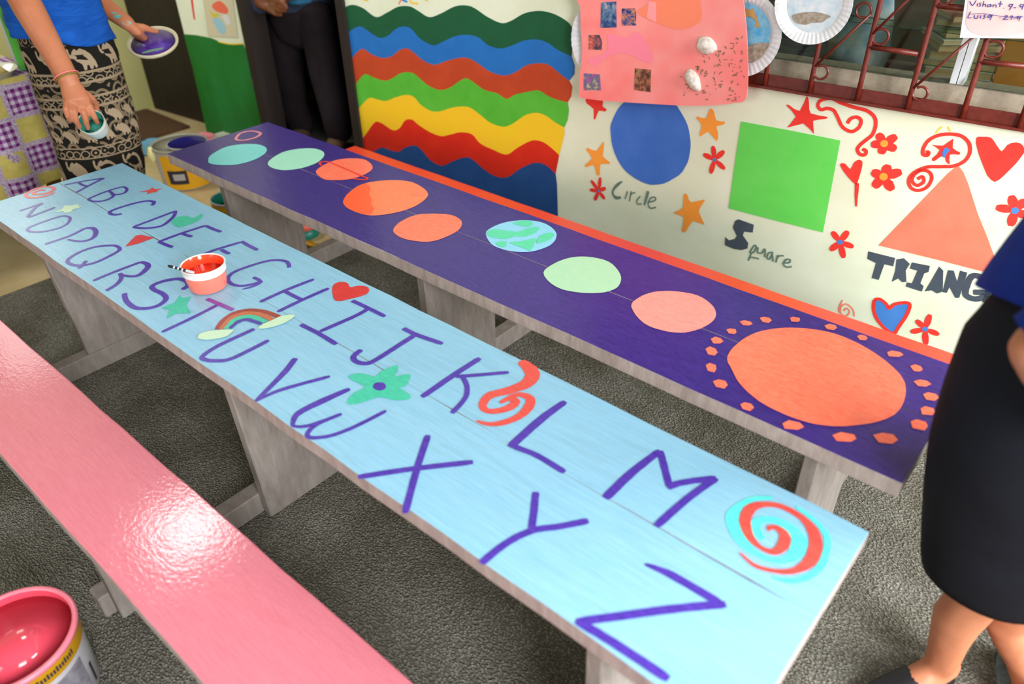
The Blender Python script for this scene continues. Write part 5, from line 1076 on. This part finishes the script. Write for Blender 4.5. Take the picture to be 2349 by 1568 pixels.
hands = [([mh(590, 2), mh(606, 8), mh(622, 14)], [.030, (.038, .028), (.040, .026)], 14), ([mh(680, -35), mh(664, -18), mh(650, -4)], [.03, (.038, .028), (.038, .026)], 14)]
for i, (p, q, r) in enumerate((((626, -2), (645, 4), (656, 12)), ((624, 8), (643, 14), (657, 18)), ((622, 16), (640, 23), (654, 24)), ((618, 22), (632, 31), (644, 33)))): hands.append(([mh(*p, .02), mh(*q, .035), mh(*r, .025)], [.013, .012, .010], 10))
hands.append(([mh(645, -10, .02), mh(640, -2, .04), mh(634, 4, .045)], [.014, .013, .010], 10))
body('clasped_hands', hands, 'skin_deep', w2, .005, 3, 'pair of clasped hands')
mb = MB(); mb.tube([at_y((664, 5), MY-.13), at_y((690, 4), MY-.135), at_y((712, 2), MY-.12)], [.012, .013, .006], 10, flat=(0, -1, 0)); mb.build('teal_shirt_hem', 'sweater_teal', w2, True)

# ---- right edge: woman in a black skirt
mottled('skirt_black', '101016', '181822', (1, 1, 1), 5, .85, spec=.2); mottled('shirt_royal', '0c2470', '12308c', (1, 1, 1), 7, .85, spec=.2); flat('shoe_black', '15161c', .5); mottled('sandal_blue', '5c7880', '7a8c8c', (1, 1, 1), 60, .7)
IR = Vector((.75, .66, 0)).normalized(); IV = Vector((.66, -.75, 0)).normalized()     # to image right, towards the viewer
C3 = Vector((.052, 1.172, 0))
w3 = thing('person', (C3.x, C3.y, FZ), 'person in royal blue shirt and black skirt standing at the end of the desks', 'person')
def sk3(a, z):
    t = (z-.30)/.62
    hw = .118+.062*math.sin(min(1, .12+t*1.15)*math.pi/2) if t < .75 else .178-.16*(t-.75)
    hd = hw*.80
    fo = 1+.018*math.sin(4*a+z*6)
    p = C3 + IR*(math.sin(a)*hw*fo) + IV*(math.cos(a)*hd*fo) + UPV*z
    p += IR*(.022*(1-min(1, t*2.2)))
    if t < .02: p.z += .022+.026*math.sin(a)-.012*math.cos(2*a)
    return p
loft('skirt', [[sk3(2*math.pi*j/48, .30+.031*i) for j in range(48)] for i in range(21)], 'skirt_black', w3)
def yy(x, y, Y): return at_y((x, y), Y)
a1 = Vector((.052, 1.140, .09)); a2 = Vector((.186, 1.262, .09))
l1 = [C3-IR*.06+UPV*.62, Vector((.070, 1.130, .42)), yy(2195, 1417, 1.135), yy(2178, 1461, 1.135), yy(2160, 1517, 1.135), a1]
l1[-1] = Vector((l1[-2].x-.004, 1.135, .07))
l2 = [C3+IR*.07+UPV*.62, Vector((.150, 1.215, .42)), yy(2300, 1417, 1.235), yy(2320, 1461, 1.24), yy(2345, 1517, 1.25)]; l2.append(Vector((l2[-1].x+.006, 1.255, .07)))
f1 = l1[-1]; f2 = l2[-1]; TD = Vector((-.42, -.91, 0)); TD2 = Vector((.5, -.86, 0))
def foot(f_, d): return ([f_-d*.035-UPV*.025, f_+d*.03-UPV*.025, f_+d*.10-UPV*.043, f_+d*.165-UPV*.047], [(.026, .030), (.029, .030), (.036, .018), (.030, .012)], 14)
t3 = C3+UPV*1.22+IR*.12; h3 = t3+UPV*.28
body('body', [(l1, [.065, .044, .041, .034, .029, .027], 16), (l2, [.065, .044, .041, .034, .029, .027], 16), foot(f1, TD), foot(f2, TD2),
  ([C3+UPV*.70, C3+UPV*.85, C3+UPV*1.0+IR*.05, t3, t3+UPV*.08, t3+UPV*.13], [(.14, .1), (.15, .105), (.12, .09), (.14, .09), (.05, .05), (.045, .045)], 18, 0, IV), ([t3+UPV*.1, h3-UPV*.06, h3+UPV*.02, h3+UPV*.08], [.045, (.06, .07), (.074, .09), (.055, .07)], 14, 0, IV), ([h3-IR*.085, h3-IR*.1-UPV*.015], [.012, .013], 8)], 'skin_warm', w3, .0075, 5)
body('hair', [([h3+IR*.02+UPV*.1, h3+IR*.06+UPV*.02, h3+IR*.06-UPV*.1], [.072, .085, .05], 14)], 'hair_dark', w3, .012, 3)
for f_, d, m_ in ((f1, TD, 'shoe_black'), (f2, TD2, 'sandal_blue')):
    mb = MB(); sd = d.cross(UPV)
    rr = [[Vector((f_.x, f_.y, FZ+.0005+zz)) + d*(.06+.125*math.cos(k*.3142)) + sd*(.044*math.sin(k*.3142)*(1+.12*math.cos(k*.3142))) for k in range(20)] for zz in (0, .011)]
    mb.grid(rr); mb.build('sandal_sole', m_, w3)
    if m_ == 'shoe_black': continue
    mb = MB(); mb.tube([f_+sd*.047-UPV*.056+d*.06, f_+sd*.04-UPV*.02+d*.06, f_-UPV*.002+d*.055, f_-sd*.04-UPV*.02+d*.06, f_-sd*.047-UPV*.056+d*.06], [(.013, .004)]*5, 8, 0, d); mb.build('sandal_strap', m_, w3, True)
mb = MB(); mb.tube([f1+TD*.045-UPV*.034, f1+TD*.09-UPV*.040, f1+TD*.135-UPV*.044, f1+TD*.172-UPV*.046], [(.036, .030), (.041, .024), (.040, .018), (.034, .013)], 28); mb.build('shoe_upper', 'shoe_black', w3, True)
def sh3(t, a):
    z = .838+t*.48; c = C3+IR*(.004+.14*t**1.2)+UPV*z
    hw = .184-.028*t-(.06*(t-.8)/.2 if t > .8 else 0); hd = .166-.03*t
    fo = 1+.012*math.sin(5*a+6*t)
    p = c + IR*(math.sin(a)*hw*fo) + IV*(math.cos(a)*hd*fo); p.z += (.006*math.sin(3*a)+.022+.05*math.cos(a))*(1-t); return p
loft('shirt', [[sh3(i/14, 2*math.pi*j/48) for j in range(48)] for i in range(15)], 'shirt_royal', w3)
sA = t3+UPV*.02-IR*.06+IV*.13; eA = at_y((2378, 800), .98); wA = at_y((2440, 925), .97)
body('right_arm', [([sA, sA.lerp(eA, .5), eA], [.038, .034, .031], 14), ([eA, eA.lerp(wA, .4), wA], [.031, .030, .023], 14), ([wA, wA.lerp(wA*2-eA, .25), wA.lerp(wA*2-eA, .4)], [.026, (.036, .018), (.03, .014)], 12)] + [([wA.lerp(wA*2-eA, .36)+IR*(k-1.5)*.016, wA.lerp(wA*2-eA, .62)+IR*(k-1.5)*.018, wA.lerp(wA*2-eA, .78)+IR*(k-1.5)*.016-UPV*.005], [.009, .0085, .007], 8) for k in range(4)] + [([wA.lerp(wA*2-eA, .15)-IR*.025, wA.lerp(wA*2-eA, .4)-IR*.045, wA.lerp(wA*2-eA, .55)-IR*.045], [.012, .0105, .008], 8)], 'skin_warm', w3, .005, 4)
mb = MB(); q0 = at_y((2318, 808), 1.0); mb.tube([sA+UPV*.02, sA.lerp(eA, .5), eA.lerp(sA, .03)-IR*.006], [.046, .044, .042], 20, ends=False); mb.build('sleeve', 'shirt_royal', w3, True)

# ------------------------------------------------------------------ marks belong to the part that carries them
def regroup(root, names, host, pick=None):
    hosts = [c for c in root.children if c.name.split('.')[0] == host]
    for c in list(root.children):
        if any(c.name.startswith(n) for n in names) and hosts:
            h = hosts[pick(c) if pick else 0]; c.parent = h; c.matrix_parent_inverse = Matrix.Identity(4)
for d_, ys in ((d_blue, .760), (d_vio, 1.299)):
    regroup(d_, ['painted_'], 'tabletop_plank', lambda c: 0 if sum(v.co.y for v in c.data.vertices)/len(c.data.vertices) < ys else 1)
regroup(w1, ['elephant_print'], 'skirt'); regroup(w1, ['wristband'], 'right_arm'); regroup(w1, ['paint_smear'], 'left_arm'); regroup(w1, ['sleeve'], 'shirt')
regroup(w3, ['sleeve'], 'shirt'); regroup(pe, ['poster_orange', 'poster_pink', 'poster_light', 'sea_', 'sand_'], 'poster_sheet'); regroup(ne, ['note_pink', 'handwriting'], 'note_sheet')
for o in list(COL.objects):
    if o.parent is None and o.name.startswith(('paint_pail', 'paint_can')):
        regroup(o, ['band_print'], 'gold_band'); regroup(o, ['label_logo', 'label_panel'], 'yellow_label')
    if o.parent is None and o.name.startswith('tissue_box'): regroup(o, ['green_', 'pale_', 'logo_', 'face_'], 'carton')
